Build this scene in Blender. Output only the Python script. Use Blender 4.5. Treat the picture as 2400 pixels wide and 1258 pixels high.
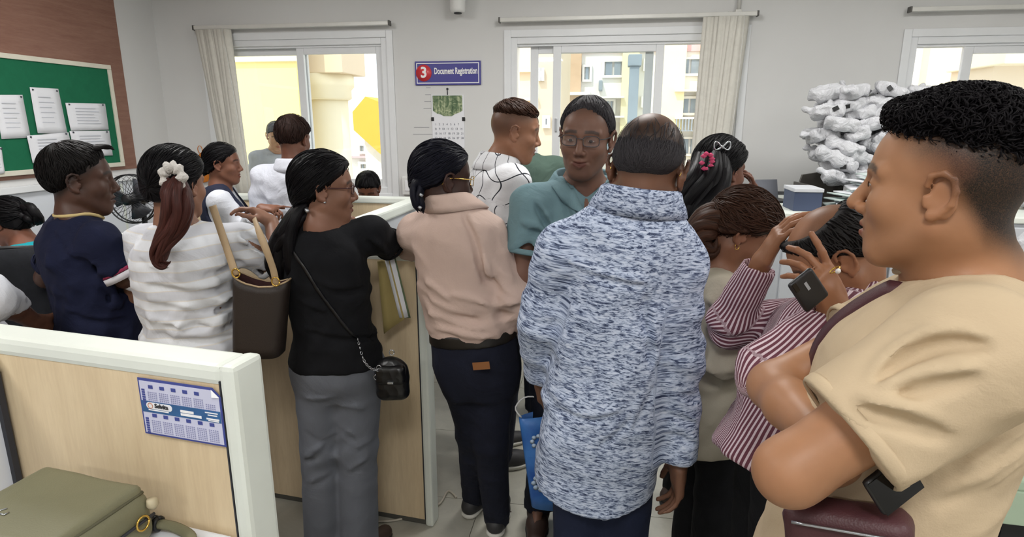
import bpy, bmesh, math, random
import numpy as np
from mathutils import Vector, Matrix
for o in list(bpy.data.objects): bpy.data.objects.remove(o)
C = bpy.context.scene.collection
scn = bpy.context.scene
# ------------------------------------------------------------------ camera
FPX, PITCH, CAMH, PSI = 1424.0, math.radians(13.4), 1.63, math.radians(8.8)
cam = bpy.data.cameras.new('camera'); camo = bpy.data.objects.new('camera', cam); C.objects.link(camo)
cam.sensor_width = 36; cam.lens = 36*FPX/2400; cam.clip_start = .02; cam.clip_end = 300
camo.location = (0, 0, CAMH); camo.rotation_euler = (math.pi/2-PITCH, 0, 0)
scn.camera = camo
# ------------------------------------------------------------------ world, sun, lamps, exposure
w = bpy.data.worlds.new('world'); scn.world = w; w.use_nodes = True
bg = w.node_tree.nodes['Background']; bg.inputs[0].default_value = (.88, .94, 1, 1); bg.inputs[1].default_value = 2.1
sun = bpy.data.lights.new('sun', 'SUN'); suno = bpy.data.objects.new('sun', sun); C.objects.link(suno)
sun.energy = 3.0; sun.angle = .02; sun.color = (1, .93, .82); suno.rotation_euler = (math.radians(38), 0, math.radians(-35))
CEIL = 2.85
LAMPS = [(-2.2, 2.6), (0.0, 2.9), (2.0, 2.6), (-2.2, .2), (0.0, -.5), (2.0, .2), (-1.2, -2.6), (1.4, -2.6)]   # ceiling panels, room coords
LAMPW = 24.0
scn.view_settings.view_transform = 'Standard'; scn.view_settings.look = 'None'
scn.view_settings.gamma = 1; scn.view_settings.exposure = 0.17
try: scn.view_settings.use_curve_mapping = False
except Exception: pass
# ------------------------------------------------------------------ pixel -> place
def ray(px, py):
    u = (px-1200)/FPX; v = (py-629)/FPX
    g = math.cos(PITCH)-v*math.sin(PITCH)
    return u/g, (-math.sin(PITCH)-v*math.cos(PITCH))/g
def J(px, py, D):
    a, b = ray(px, py); return np.array((a*D, D, CAMH+b*D))
def RW(rx, ry, z=0.):            # room coords -> world
    c, s = math.cos(PSI), math.sin(PSI)
    return np.array((rx*c+ry*s, -rx*s+ry*c, z))
WALL = 4.6
def onwall(px, py, W=WALL):
    a, b = ray(px, py); D = W/(a*math.sin(PSI)+math.cos(PSI))
    return D*(a*math.cos(PSI)-math.sin(PSI)), CAMH+b*D
V3 = lambda *a: np.array(a, float)
def nrm(v): v = np.asarray(v, float); return v/max(np.linalg.norm(v), 1e-9)
# ------------------------------------------------------------------ materials
MATS = {}
def srgb(h):
    h = h.lstrip('#'); c = [int(h[i:i+2], 16)/255 for i in (0, 2, 4)]
    return tuple(((x+.055)/1.055)**2.4 if x > .04045 else x/12.92 for x in c)+(1,)
class NT:
    def __init__(s, name):
        s.m = bpy.data.materials.new(name); s.m.use_nodes = True; s.t = s.m.node_tree
        s.b = s.t.nodes['Principled BSDF']; MATS[name] = s.m
    def n(s, typ, **kw):
        x = s.t.nodes.new(typ)
        for k, v in kw.items():
            if k.startswith('i_'): x.inputs[k[2:].replace('_', ' ')].default_value = v
            elif k.startswith('n_'): x.inputs[int(k[2:])].default_value = v
            else: setattr(x, k, v)
        return x
    def l(s, a, b): s.t.links.new(a, b)
    def co(s, kind='Object', scale=(1, 1, 1), rot=(0, 0, 0)):
        tc = s.n('ShaderNodeTexCoord'); mp = s.n('ShaderNodeMapping')
        mp.inputs['Scale'].default_value = scale; mp.inputs['Rotation'].default_value = rot
        s.l(tc.outputs[kind], mp.inputs[0]); return mp.outputs[0]
    def noise(s, vec, scale=5, detail=3, rough=.5, dist=0):
        x = s.n('ShaderNodeTexNoise'); x.inputs['Scale'].default_value = scale; x.inputs['Detail'].default_value = detail
        x.inputs['Roughness'].default_value = rough; x.inputs['Distortion'].default_value = dist
        if vec is not None: s.l(vec, x.inputs['Vector'])
        return x.outputs['Fac']
    def ramp(s, fac, *stops):
        r = s.n('ShaderNodeValToRGB'); e = r.color_ramp.elements
        while len(e) < len(stops): e.new(.5)
        for i, (p, c) in enumerate(stops): e[i].position = p; e[i].color = c if len(c) == 4 else tuple(c)+(1,)
        s.l(fac, r.inputs[0]); return r.outputs[0]
    def mix(s, fac, a, b, mode='MIX'):
        x = s.n('ShaderNodeMix', data_type='RGBA', blend_type=mode)
        for sock, v in ((x.inputs[0], fac), (x.inputs[6], a), (x.inputs[7], b)):
            if hasattr(v, 'default_value') or hasattr(v, 'is_linked'): s.l(v, sock)
            else: sock.default_value = v
        return x.outputs[2]
    def math(s, op, a, b=None):
        x = s.n('ShaderNodeMath', operation=op)
        for sock, v in ((x.inputs[0], a), (x.inputs[1], b)):
            if v is None: continue
            if hasattr(v, 'is_linked'): s.l(v, sock)
            else: sock.default_value = v
        return x.outputs[0]
    def bump(s, h, strength=.2, dist=.01):
        x = s.n('ShaderNodeBump'); x.inputs['Strength'].default_value = strength; x.inputs['Distance'].default_value = dist
        s.l(h, x.inputs['Height']); s.l(x.outputs[0], s.b.inputs['Normal'])
    def set(s, col=None, rough=.5, metal=0, spec=None):
        if col is not None:
            if hasattr(col, 'is_linked'): s.l(col, s.b.inputs['Base Color'])
            else: s.b.inputs['Base Color'].default_value = col
        s.b.inputs['Roughness'].default_value = rough; s.b.inputs['Metallic'].default_value = metal
        if spec is not None: s.b.inputs['Specular IOR Level'].default_value = spec
        return s.m
def plain(name, hexc, rough=.5, metal=0, var=.06, scale=8, bump=0, spec=None):
    if name in MATS: return MATS[name]
    t = NT(name); c = srgb(hexc); v = t.co()
    nz = t.noise(v, scale, 4, .6)
    d = tuple(max(0, x*(1-var)) for x in c[:3])+(1,); e = tuple(min(1, x*(1+var)) for x in c[:3])+(1,)
    t.set(t.ramp(nz, (.3, d), (.7, e)), rough, metal, spec)
    if bump: t.bump(t.noise(v, scale*6, 3), bump, .004)
    return t.m
def fabric(name, hexc, rough=.85, var=.08, fine=420, fold=.6, fscale=7, sheen=0, stretch=(1, 1, 1)):
    if name in MATS: return MATS[name]
    t = NT(name); c = srgb(hexc); v = t.co('Object', stretch)
    a = t.noise(v, fscale, 4, .55, 1.2)
    d = tuple(x*(1-var) for x in c[:3])+(1,); e = tuple(min(1, x*(1+var)) for x in c[:3])+(1,)
    t.set(t.ramp(a, (.3, d), (.7, e)), rough, 0, .25)
    t.bump(t.math('ADD', t.math('MULTIPLY', a, 1.0), t.math('MULTIPLY', t.noise(v, fine, 1), .05)), fold, .02)
    return t.m
# ------------------------------------------------------------------ mesh collector
class MB:
    def __init__(s): s.v = []; s.f = []; s.sm = []
    def add(s, vs, fs, smooth=False):
        o = len(s.v); s.v += [tuple(map(float, p)) for p in vs]; s.f += [tuple(i+o for i in f) for f in fs]; s.sm += [smooth]*len(fs); return s
    def box(s, lo, hi, bev=0.):
        (x0, y0, z0), (x1, y1, z1) = lo, hi
        if bev <= 0:
            vs = [(x0, y0, z0), (x1, y0, z0), (x1, y1, z0), (x0, y1, z0), (x0, y0, z1), (x1, y0, z1), (x1, y1, z1), (x0, y1, z1)]
            return s.add(vs, [(3, 2, 1, 0), (4, 5, 6, 7), (0, 1, 5, 4), (1, 2, 6, 5), (2, 3, 7, 6), (3, 0, 4, 7)])
        bm = bmesh.new(); bmesh.ops.create_cube(bm, size=1)
        for v in bm.verts: v.co = Vector(((x0+x1)/2+v.co.x*(x1-x0), (y0+y1)/2+v.co.y*(y1-y0), (z0+z1)/2+v.co.z*(z1-z0)))
        b = min(bev, .49*min(x1-x0, y1-y0, z1-z0))
        bmesh.ops.bevel(bm, geom=bm.edges[:], offset=b, segments=2, profile=.6, affect='EDGES')
        bm.verts.index_update(); s.add([v.co for v in bm.verts], [[v.index for v in f.verts] for f in bm.faces], False); bm.free(); return s
    def tube(s, pts, r, n=8, cap=True, flat=None):
        pts = [np.array(p, float) for p in pts]; m = len(pts); R = r if hasattr(r, '__len__') else [r]*m
        vs = []; up = None
        for i, p in enumerate(pts):
            t = nrm(pts[min(i+1, m-1)]-pts[max(i-1, 0)])
            if up is None:
                up = np.cross(t, V3(0, 0, 1) if abs(t[2]) < .9 else V3(1, 0, 0))
            up = nrm(up-t*np.dot(up, t)); b = np.cross(t, up)
            for k in range(n):
                a = 2*math.pi*k/n; vs.append(p+R[i]*(math.cos(a)*up+math.sin(a)*b*(flat or 1)))
        fs = [(i*n+k, i*n+(k+1) % n, (i+1)*n+(k+1) % n, (i+1)*n+k) for i in range(m-1) for k in range(n)]
        if cap: fs += [tuple(range(n))[::-1], tuple((m-1)*n+k for k in range(n))]
        return s.add(vs, fs, True)
    def lathe(s, prof, c=(0, 0, 0), n=20, axis=2):
        vs = []
        for r, h in prof:
            for k in range(n):
                a = 2*math.pi*k/n; x, y = r*math.cos(a), r*math.sin(a)
                p = (x, y, h) if axis == 2 else ((x, h, y) if axis == 1 else (h, x, y))
                vs.append((p[0]+c[0], p[1]+c[1], p[2]+c[2]))
        m = len(prof); fs = [(i*n+k, i*n+(k+1) % n, (i+1)*n+(k+1) % n, (i+1)*n+k) for i in range(m-1) for k in range(n)]
        fs += [tuple(range(n))[::-1], tuple((m-1)*n+k for k in range(n))]
        return s.add(vs, fs, True)
    def prism(s, poly, y0, y1):   # poly in xz, extruded in y
        n = len(poly); vs = [(x, y0, z) for x, z in poly]+[(x, y1, z) for x, z in poly]
        return s.add(vs, [tuple(range(n))[::-1], tuple(range(n, 2*n))]+[(i, (i+1) % n, n+(i+1) % n, n+i) for i in range(n)])
    def grid(s, P, smooth=True, close=False):   # P[i][j] points
        ni, nj = len(P), len(P[0]); vs = [p for row in P for p in row]
        fs = [(i*nj+j, i*nj+(j+1) % nj, (i+1)*nj+(j+1) % nj, (i+1)*nj+j) for i in range(ni-1) for j in range(nj if close else nj-1)]
        return s.add(vs, fs, smooth)
def link(name, me, mat, parent=None):
    o = bpy.data.objects.new(name, me); C.objects.link(o)
    if mat is not None and not me.materials: me.materials.append(mat)
    if parent is not None: o.parent = parent
    return o
def build(name, mb, mat, parent=None, loc=None, rotz=0., solid=0.):
    me = bpy.data.meshes.new(name); me.from_pydata(mb.v, [], mb.f); me.polygons.foreach_set('use_smooth', mb.sm); me.update()
    o = link(name, me, mat, parent)
    if loc is not None: o.location = tuple(loc); o.rotation_euler = (0, 0, rotz)
    if solid:
        md = o.modifiers.new('solid', 'SOLIDIFY'); md.thickness = solid; md.offset = 0
    return o
def tag(o, label, cat, group=None):
    o['label'] = label; o['category'] = cat
    if group: o['group'] = group
    return o
def thing(name, label, cat, loc, rotz=0., group=None):
    o = bpy.data.objects.new(name, None); C.objects.link(o); o.empty_display_size = .1
    o.location = tuple(loc); o.rotation_euler = (0, 0, rotz); return tag(o, label, cat, group)
def struct(o): o['kind'] = 'structure'; return o
def sthing(name, loc, rotz=0.):
    o = bpy.data.objects.new(name, None); C.objects.link(o); o.empty_display_size = .1
    o.location = tuple(loc); o.rotation_euler = (0, 0, rotz); return struct(o)
def text_mb(body, size, align='CENTER', bold=.0, sx=1.0):
    cu = bpy.data.curves.new('t', 'FONT'); cu.body = body; cu.size = size; cu.align_x = align; cu.align_y = 'CENTER'
    cu.resolution_u = 3; cu.offset = bold; cu.extrude = .0006
    to = bpy.data.objects.new('t', cu); C.objects.link(to); dg = bpy.context.evaluated_depsgraph_get()
    me = bpy.data.meshes.new_from_object(to.evaluated_get(dg)); mb = MB()
    mb.add([(v.co.x*sx, -v.co.z, v.co.y) for v in me.vertices], [tuple(p.vertices) for p in me.polygons])
    bpy.data.objects.remove(to); bpy.data.curves.remove(cu); bpy.data.meshes.remove(me); return mb
def shift(mb, d): mb.v = [(x+d[0], y+d[1], z+d[2]) for x, y, z in mb.v]; return mb
# ================================================================== the setting
rnd = random.Random(7)
RZ = -PSI
# --- materials of the shell
def wall_mat(name, hexc):
    t = NT(name); v = t.co(); c = srgb(hexc); n1 = t.noise(v, .9, 4, .6); n2 = t.noise(v, 60, 3, .6)
    d = tuple(x*.93 for x in c[:3])+(1,)
    t.set(t.ramp(n1, (.3, d), (.7, c)), .75, 0, .2); t.bump(n2, .06, .003); return t.m
M_wall = wall_mat('wall_paint', '#dcdcdb'); M_ceil = wall_mat('ceiling_paint', '#e6e6e2')
def laminate(name, h1, h2, stretch, rough=.45):
    t = NT(name); v = t.co('Object', stretch); n = t.noise(v, 6, 5, .6, .6); n2 = t.noise(v, 30, 3, .6, .3)
    m = t.mix(.35, n, n2); t.set(t.ramp(m, (.32, srgb(h1)), (.68, srgb(h2))), rough, 0, .35); return t.m
M_brown = laminate('brown_laminate', '#7f5a4c', '#946f60', (.6, .6, 6), .5)
M_beige = laminate('beige_laminate', '#cdb795', '#dfcba9', (5, 5, .5), .5)
M_pvc = plain('white_pvc', '#e6e8ea', .35, 0, .03, 4)
M_trim = plain('partition_trim', '#dfe4dc', .4, 0, .04, 5)
M_whitepanel = plain('white_panel', '#d9dde4', .5, 0, .03, 3)
def tile_mat():
    t = NT('floor_tile'); v = t.co(); oi = t.n('ShaderNodeObjectInfo'); n = t.noise(v, 7, 6, .65, .8); n2 = t.noise(v, 1.7, 3, .6)
    c = t.ramp(t.mix(.4, n, n2), (.3, srgb('#99978c')), (.7, srgb('#b5b2a6')))
    c = t.mix(t.math('MULTIPLY', oi.outputs['Random'], .12), c, srgb('#857f72')); t.set(c, .33, 0, .4); return t.m
M_tile = tile_mat(); M_grout = plain('grout', '#7c786d', .9)
M_glass = NT('window_glass')
def glass_mat():
    t = M_glass; nt = t.t; tr = t.n('ShaderNodeBsdfTransparent'); gl = t.n('ShaderNodeBsdfGlossy'); gl.inputs['Roughness'].default_value = .02
    tr.inputs[0].default_value = (.95, .97, .97, 1); mx = t.n('ShaderNodeMixShader'); mx.inputs[0].default_value = .06
    t.l(tr.outputs[0], mx.inputs[1]); t.l(gl.outputs[0], mx.inputs[2]); t.l(mx.outputs[0], nt.nodes['Material Output'].inputs[0]); return t.m
M_glass = glass_mat()
XL, XR, YB = -3.56, 3.3, -4.2; WT = .2
WIN = [(-3.14, -1.645, 1.08, 2.27), (-.735, .90, 1.08, 2.25), (1.935, 3.05, 1.08, 2.20)]
mb = MB(); mb.box((XL-WT, WALL, -.05), (XR+WT, WALL+WT, 1.08))
xs = XL-WT
for x0, x1, z0, z1 in WIN:
    mb.box((xs, WALL, 1.08), (x0, WALL+WT, CEIL)); mb.box((x0, WALL, z1), (x1, WALL+WT, CEIL)); xs = x1
mb.box((xs, WALL, 1.08), (XR+WT, WALL+WT, CEIL))
struct(build('wall_back', mb, M_wall, None, (0, 0, 0), RZ))
struct(build('wall_left', MB().box((XL-WT, YB, -.05), (XL, WALL, CEIL)), M_wall, None, (0, 0, 0), RZ))
struct(build('wall_right', MB().box((XR, YB, -.05), (XR+WT, WALL, CEIL)), M_wall, None, (0, 0, 0), RZ))
struct(build('wall_front', MB().box((XL-WT, YB-WT, -.05), (XR+WT, YB, CEIL)), M_wall, None, (0, 0, 0), RZ))
struct(build('ceiling', MB().box((XL-WT, YB-WT, CEIL), (XR+WT, WALL+WT, CEIL+.15)), M_ceil, None, (0, 0, 0), RZ))
fl = struct(build('floor', MB().box((XL-WT, YB-WT, -.12), (XR+WT, WALL+WT, -.005)), M_grout, None, (0, 0, 0), RZ))
tm = None
for i in range(-6, 6):
    for j in range(-7, 8):
        x0, y0 = i*.6+.1, j*.6-.06
        if x0 < XL-.6 or x0 > XR: continue
        a, b = max(x0, XL), min(x0+.6, XR); c, d = max(y0, YB), min(y0+.6, WALL)
        if b-a > .599 and d-c > .599:
            if tm is None:
                t0 = build('tile', MB().box((.0015, .0015, -.006), (.5985, .5985, 0)), M_tile, fl); tm = t0.data; t0.location = (x0, y0, 0)
            else:
                o = link('tile', tm, None, fl); o.location = (x0, y0, 0)
        elif b-a > .03 and d-c > .03:
            build('tile', MB().box((a+.0015, c+.0015, -.006), (b-.0015, d-.0015, 0)), M_tile, fl)
# --- left wall finishes
def onleft(px, py, X=XL+.02):
    a, b = ray(px, py); D = X/(a*math.cos(PSI)-math.sin(PSI)); return D*(a*math.sin(PSI)+math.cos(PSI)), CAMH+b*D
struct(build('trim_1', MB().box((XL, YB, 1.30), (XL+.012, 4.2, CEIL)), M_brown, None, (0, 0, 0), RZ))
t2 = struct(build('trim_2', MB().box((XL, YB, .0), (XL+.02, WALL, 1.22)), M_whitepanel, None, (0, 0, 0), RZ))
build('ledge', MB().box((XL, YB, 1.22), (XL+.05, WALL, 1.26), .004), M_pvc, t2)
for yy in (1.6, 2.8, 4.0): build('joint_strip', MB().box((XL+.02, yy, .05), (XL+.024, yy+.02, 1.2)), M_trim, t2)
# --- ceiling lamps
M_diff = NT('lamp_diffuser'); M_diff.b.inputs['Emission Color'].default_value = (1, .98, .95, 1); M_diff.b.inputs['Emission Strength'].default_value = 3.0
M_diff = M_diff.set((.9, .9, .9, 1), .4)
M_alu = plain('aluminium', '#c9ccd0', .3, .6, .03)
for k, (lx, ly) in enumerate(LAMPS):
    p = RW(lx, ly, CEIL-.03)
    o = thing('ceiling_light', 'square white ceiling light panel in the office ceiling', 'light', p, RZ, 'ceiling light panels')
    f = MB()
    for s in (-1, 1):
        f.box((-.31, s*.3-.012, -.015), (.31, s*.3+.012, .03)); f.box((s*.3-.012, -.288, -.015), (s*.3+.012, .288, .03))
    build('frame', f, M_alu, o); build('diffuser', MB().box((-.288, -.288, .0), (.288, .288, .01)), M_diff, o)
    L = bpy.data.lights.new('lamp', 'AREA'); L.shape = 'SQUARE'; L.size = .58; L.energy = LAMPW; L.color = (1, .985, .965)
    lo = bpy.data.objects.new('lamp', L); C.objects.link(lo); lo.parent = o; lo.location = (0, 0, -.02)
# --- windows
def bars(x0, x1, z0, z1, m, y0, y1, mb=None, bev=.004):
    mb = mb or MB()
    mb.box((x0, y0, z0), (x0+m, y1, z1), bev); mb.box((x1-m, y0, z0), (x1, y1, z1), bev)
    mb.box((x0+m, y0, z1-m), (x1-m, y1, z1), bev); mb.box((x0+m, y0, z0), (x1-m, y1, z0+m), bev); return mb
def window(n, win, sashes):
    x0, x1, z0, z1 = win; o = sthing('window_%d' % n, RW(x0, WALL, z0), RZ); W, Hh = x1-x0, z1-z0
    fr = bars(0, W, 0, Hh, .06, .0, .14); fr = bars(-.035, W+.035, -.035, Hh+.035, .05, -.012, .0, fr)
    build('window_frame', fr, M_pvc, o)
    build('window_sill', MB().box((-.04, -.05, -.05), (W+.04, .0, -.02), .006), M_pvc, o)
    tr = MB()
    for k in range(3): tr.box((.06, .02+k*.04, Hh-.075), (W-.06, .026+k*.04, Hh-.06)); tr.box((.06, .02+k*.04, .06), (W-.06, .026+k*.04, .072))
    build('track', tr, M_pvc, o)
    for a, b, k in sashes:
        s = build('sash', bars(a-x0, b-x0, .065, Hh-.065, .058, .028+k*.04, .058+k*.04), M_pvc, o)
        build('pane', MB().box((a-x0+.05, .041+k*.04, .115), (b-x0-.05, .046+k*.04, Hh-.115)), M_glass, s)
        build('sash_latch', MB().box((a-x0+.02, .016+k*.04, Hh*.42), (a-x0+.038, .03+k*.04, Hh*.42+.1), .004), M_alu, s)
    return o
window(1, WIN[0], [(-3.08, -2.335, 1), (-2.40, -1.70, 0)])
window(2, WIN[1], [(-.585, .30, 1), (-.415, .37, 0)])
window(3, WIN[2], [(2.295, 3.0, 0)])
# --- blind rails and stacked vertical blinds
M_slat = fabric('blind_fabric', '#d9d6cd', .8, .05, 300, .05, 20)
M_rail = plain('rail_white', '#d8d7d2', .4, .1, .04)
def rail(x0, x1, z, label):
    o = thing('blind_rail', label, 'blind rail', RW((x0+x1)/2, WALL, z), RZ, 'vertical blind rails'); h = (x1-x0)/2
    build('track', MB().box((-h, -.075, -.014), (h, -.035, .014), .004), M_rail, o)
    for x in (-h*.8, 0, h*.8): build('bracket', MB().box((x-.012, -.06, -.01), (x+.012, .0, .02), .003), M_rail, o)
    for s in (-1, 1): build('end_cap', MB().box((s*(h+.003)-.006, -.079, -.018), (s*(h+.003)+.006, -.031, .018), .003), plain('dark_cap', '#55534f'), o)
rail(-3.173, -1.613, 2.345, 'white blind rail above the left window')
rail(-.79, .955, 2.345, 'white blind rail above the middle window')
rail(1.898, 3.2, 2.345, 'white blind rail above the right window')
def blind(x0, x1, lean, zb, label, n=9):
    o = thing('vertical_blind', label, 'blind', RW((x0+x1)/2, WALL-.055, zb), RZ, 'bunched vertical blinds'); h = (x1-x0)/2; Z = 2.33-zb
    for k in range(n):
        xc = -h+.045+(2*h-.09)*k/(n-1); a = math.radians(24+8*math.sin(k*2.1)); P = []
        for i in range(9):
            t = i/8; z = Z*(1-t); xx = xc*(1-.45*t*abs(lean)/.1)+lean*t; row = []
            for j in range(5):
                s = (j/4-.5)*.089; cv = .012*(1-(2*j/4-1)**2)
                row.append((xx+s*math.cos(a)+cv*math.sin(a), (s*math.sin(a)-cv*math.cos(a))*(1-.2*t)-.002*k+.004*math.sin(k+t*5), z))
            P.append(row)
        build('slat', MB().grid(P), M_slat, o, None, 0, .0012)
    ch = MB().tube([(h*.7+lean*t+.01*math.sin(t*3), -.05, Z*(1-t)) for t in np.linspace(0, 1, 9)], .003, 5)
    build('bead_chain', ch, M_rail, o)
blind(-3.165, -2.87, .085, 1.02, 'cream vertical blind bunched at the left edge of the left window', 9)
blind(.60, .915, -.055, 1.02, 'cream vertical blind bunched at the right edge of the middle window', 10)
# --- pipe, camera, sign, calendar, sockets
M_white = plain('white_plastic', '#e4e4e2', .4, 0, .03); M_black = plain('black_plastic', '#16171a', .4, 0, .1)
o = thing('conduit_pipe', 'thin white conduit pipe running down the wall above the middle window', 'pipe', RW(.84, WALL-.02, 2.36), RZ)
build('tube', MB().tube([(0, 0, 0), (0, 0, CEIL-2.36)], .012, 10), M_rail, o); build('clip', MB().box((-.02, -.014, .0), (.02, .02, .02), .003), M_rail, o)
o = thing('security_camera', 'white cylindrical security camera hanging high on the wall', 'camera', RW(-1.088, WALL-.09, 2.40), RZ)
build('housing', MB().lathe([(.03, -.004), (.05, 0), (.055, .02), (.055, .2), (.04, .215)], (0, 0, 0), 24), M_white, o)
build('lens', MB().lathe([(.022, -.012), (.028, -.008), (.03, .002), (.02, .004)], (0, 0, 0), 20), M_black, o)
build('bracket', MB().box((-.02, .03, .1), (.02, .09, .15), .006), M_white, o)
M_blue = plain('sign_blue', '#413f8e', .35, 0, .03); M_red = plain('sign_red', '#d63c43', .35, 0, .03); M_print = plain('print_white', '#f2f2f4', .5, 0, .02)
o = thing('office_sign', 'blue wall sign with red number 3 reading Document Registration', 'sign', RW(-1.193, WALL, 1.91), RZ)
build('board', MB().box((-.25, -.014, 0), (.25, 0, .17), .003), M_blue, o)
build('border', bars(-.238, .238, .012, .158, .006, -.0155, -.0135, None, 0), M_print, o)
d = build('disc', MB().lathe([(.06, -.0165), (.06, -.0145)], (-.182, 0, .087), 32, 1), M_red, o)
build('numeral', shift(text_mb('3', .105, bold=.003), (-.182, -.0175, .088)), M_print, d)
build('lettering', shift(text_mb('Document Registration', .062, 'CENTER', .0016, .56), (.062, -.0155, .098)), M_print, o)
def pic_mat():
    t = NT('calendar_picture'); v = t.co(); n = t.noise(v, 22, 6, .7, 1.5); n2 = t.noise(t.co('Object', (40, 1, 4)), 1, 4, .6)
    t.set(t.ramp(t.mix(.5, n, n2), (.3, srgb('#1f3322')), (.47, srgb('#5a7350')), (.6, srgb('#c9d0a8')), (.75, srgb('#6f8562'))), .4); return t.m
M_paper = plain('paper_white', '#e8e9ee', .7, 0, .03, 3); M_ink = plain('print_grey', '#6c6f7c', .7); M_dark = plain('print_dark', '#2b2c33', .6)
o = thing('wall_calendar', 'white wall calendar with green forest picture hanging under the blue sign', 'calendar', RW(-1.2, WALL, 1.45), RZ)
build('sheet', MB().box((-.125, -.006, .0), (.125, -.001, .39), .0015), M_paper, o)
build('picture', MB().prism([(-.115, .385), (-.115, .275), (-.085, .255), (-.06, .25), (-.03, .235), (.03, .235), (.055, .25), (.09, .262), (.113, .275), (.113, .385)], -.0075, -.0065), pic_mat(), o)
gr = MB()
for r in range(5): shift(t_ := text_mb('  '.join('%2d' % (r*7+c+1) for c in range(7) if r*7+c < 31), .022, 'LEFT'), (-.108, -.0068, .175-r*.034)); gr.add(t_.v, t_.f)
build('dates', gr, M_ink, o)
for s in (-1, 1): build('binder_clip', MB().box((s*.12-.011, -.01, .20), (s*.12+.011, 0, .228), .002), M_black, o)
build('hook', MB().tube([(0, -.004, .39), (-.0, -.006, .43)], .003, 6).lathe([(.008, -.008), (.008, 0)], (0, 0, .432), 10, 1), M_dark, o)
o = thing('wall_note', 'faint handwritten note on the wall left of the calendar', 'note', RW(-1.37, WALL, 1.6), RZ); M_note = plain('pencil_grey', '#a5a6aa', .8)
for k in range(4): build('ink_line', MB().box((-.02+.008*k, -.0012, .14+.05*k), (.04, -.0005, .145+.05*k)), M_note, o)
build('arrow', MB().box((-.1, -.0015, .0), (.02, -.0005, .006)).box((-.11, -.0015, -.05), (.06, -.0005, -.046)), M_note, o)
o = thing('wall_socket', 'white electrical socket box on the wall below the calendar', 'socket', RW(-1.50, WALL, 1.09), RZ)
build('box', MB().box((-.075, -.03, 0), (.075, 0, .14), .006), M_white, o); build('switch', MB().box((-.05, -.036, .03), (-.01, -.03, .11), .003), M_print, o)
build('plug', MB().box((.015, -.06, .05), (.05, -.03, .09), .006), M_white, o)
build('cable', MB().tube([(.03, -.06, .05), (.03, -.07, -.05), (.02, -.03, -.3), (.0, -.02, -.6)], .005, 6), M_white, o)
# --- notice board on the left wall
M_felt = fabric('green_felt', '#1f6a4b', .95, .06, 200, .05, 12); M_bframe = plain('cream_frame', '#dcd8c8', .5)
ya, zt = onleft(255, 153); yb, _ = onleft(-330, 300); zb = 1.325; ym = (ya+yb)/2; h = (ya-yb)/2
nbz = thing('notice_board', 'green felt notice board with cream frame on the brown wall', 'notice board', RW(XL+.012, ym, zb), RZ)
build('felt', MB().box((0, -h+.03, .03), (.014, h-.03, zt-zb-.03)), M_felt, nbz)
fb = MB(); H2 = zt-zb
fb.box((0, -h, 0), (.024, h, .03), .003); fb.box((0, -h, H2-.03), (.024, h, H2), .003); fb.box((0, -h, .03), (.024, -h+.03, H2-.03), .003); fb.box((0, h-.03, .03), (.024, h, H2-.03), .003)
build('frame', fb, M_bframe, nbz)
PAP = [((-12, 222), (55, 222), (73, 322), (5, 326), 'typed notice sheet at the left of the green board'),
       ((71, 204), (138, 208), (160, 315), (88, 312), 'tall typed notice pinned highest on the green board'),
       ((154, 241), (247, 243), (256, 304), (165, 306), 'landscape notice sheet at the right of the green board'),
       ((163, 307), (256, 306), (264, 364), (176, 368), 'landscape notice sheet below another at the right of the green board'),
       ((62, 318), (160, 310), (172, 372), (76, 382), 'crumpled notice sheet under the tall notice on the green board'),
       ((-20, 340), (2, 345), (8, 405), (-14, 410), 'notice sheet cut off by the left edge of the green board')]
M_pin = plain('pin_metal', '#4a4d58', .3, .5)
for k, (a, b, c, d, lab) in enumerate(PAP):
    q = [onleft(*p, XL+.035) for p in (a, b, c, d)]; cy = sum(p[0] for p in q)/4; cz = sum(p[1] for p in q)/4
    o = thing('paper_notice', lab, 'paper', RW(XL+.028+.0022*k, cy, cz), RZ, 'papers pinned to the green board')
    mbp = MB(); P = []
    for i in range(7):
        row = []
        for j in range(5):
            s, t = j/4, i/6
            yy = (q[0][0]*(1-s)+q[1][0]*s)*(1-t)+(q[3][0]*(1-s)+q[2][0]*s)*t-cy; zz = (q[0][1]*(1-s)+q[1][1]*s)*(1-t)+(q[3][1]*(1-s)+q[2][1]*s)*t-cz
            row.append((.004*t*t*math.sin(3*s+k)+.003*t, yy, zz))
        P.append(row)
    build('sheet', mbp.grid(P), M_paper, o, None, 0, .0006)
    ln = MB(); wy = abs(q[1][0]-q[0][0])*.4; hz = abs(q[0][1]-q[3][1])*.4
    for i in range(6):
        z = hz*(.75-.28*i); ln.box((.0048, -wy*.75, z), (.0054, wy*rnd.uniform(.3, .8), z+.0045))
    build('typed_line', ln, plain('print_faint', '#cdcfd8', .8), o)
    for j in (0, 1): build('pin', MB().lathe([(.006, .002), (.004, .008)], ((0, (q[j][0]-cy)*.85, (q[j][1]-cz)*.9)), 8, 0), M_pin, o)
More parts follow.
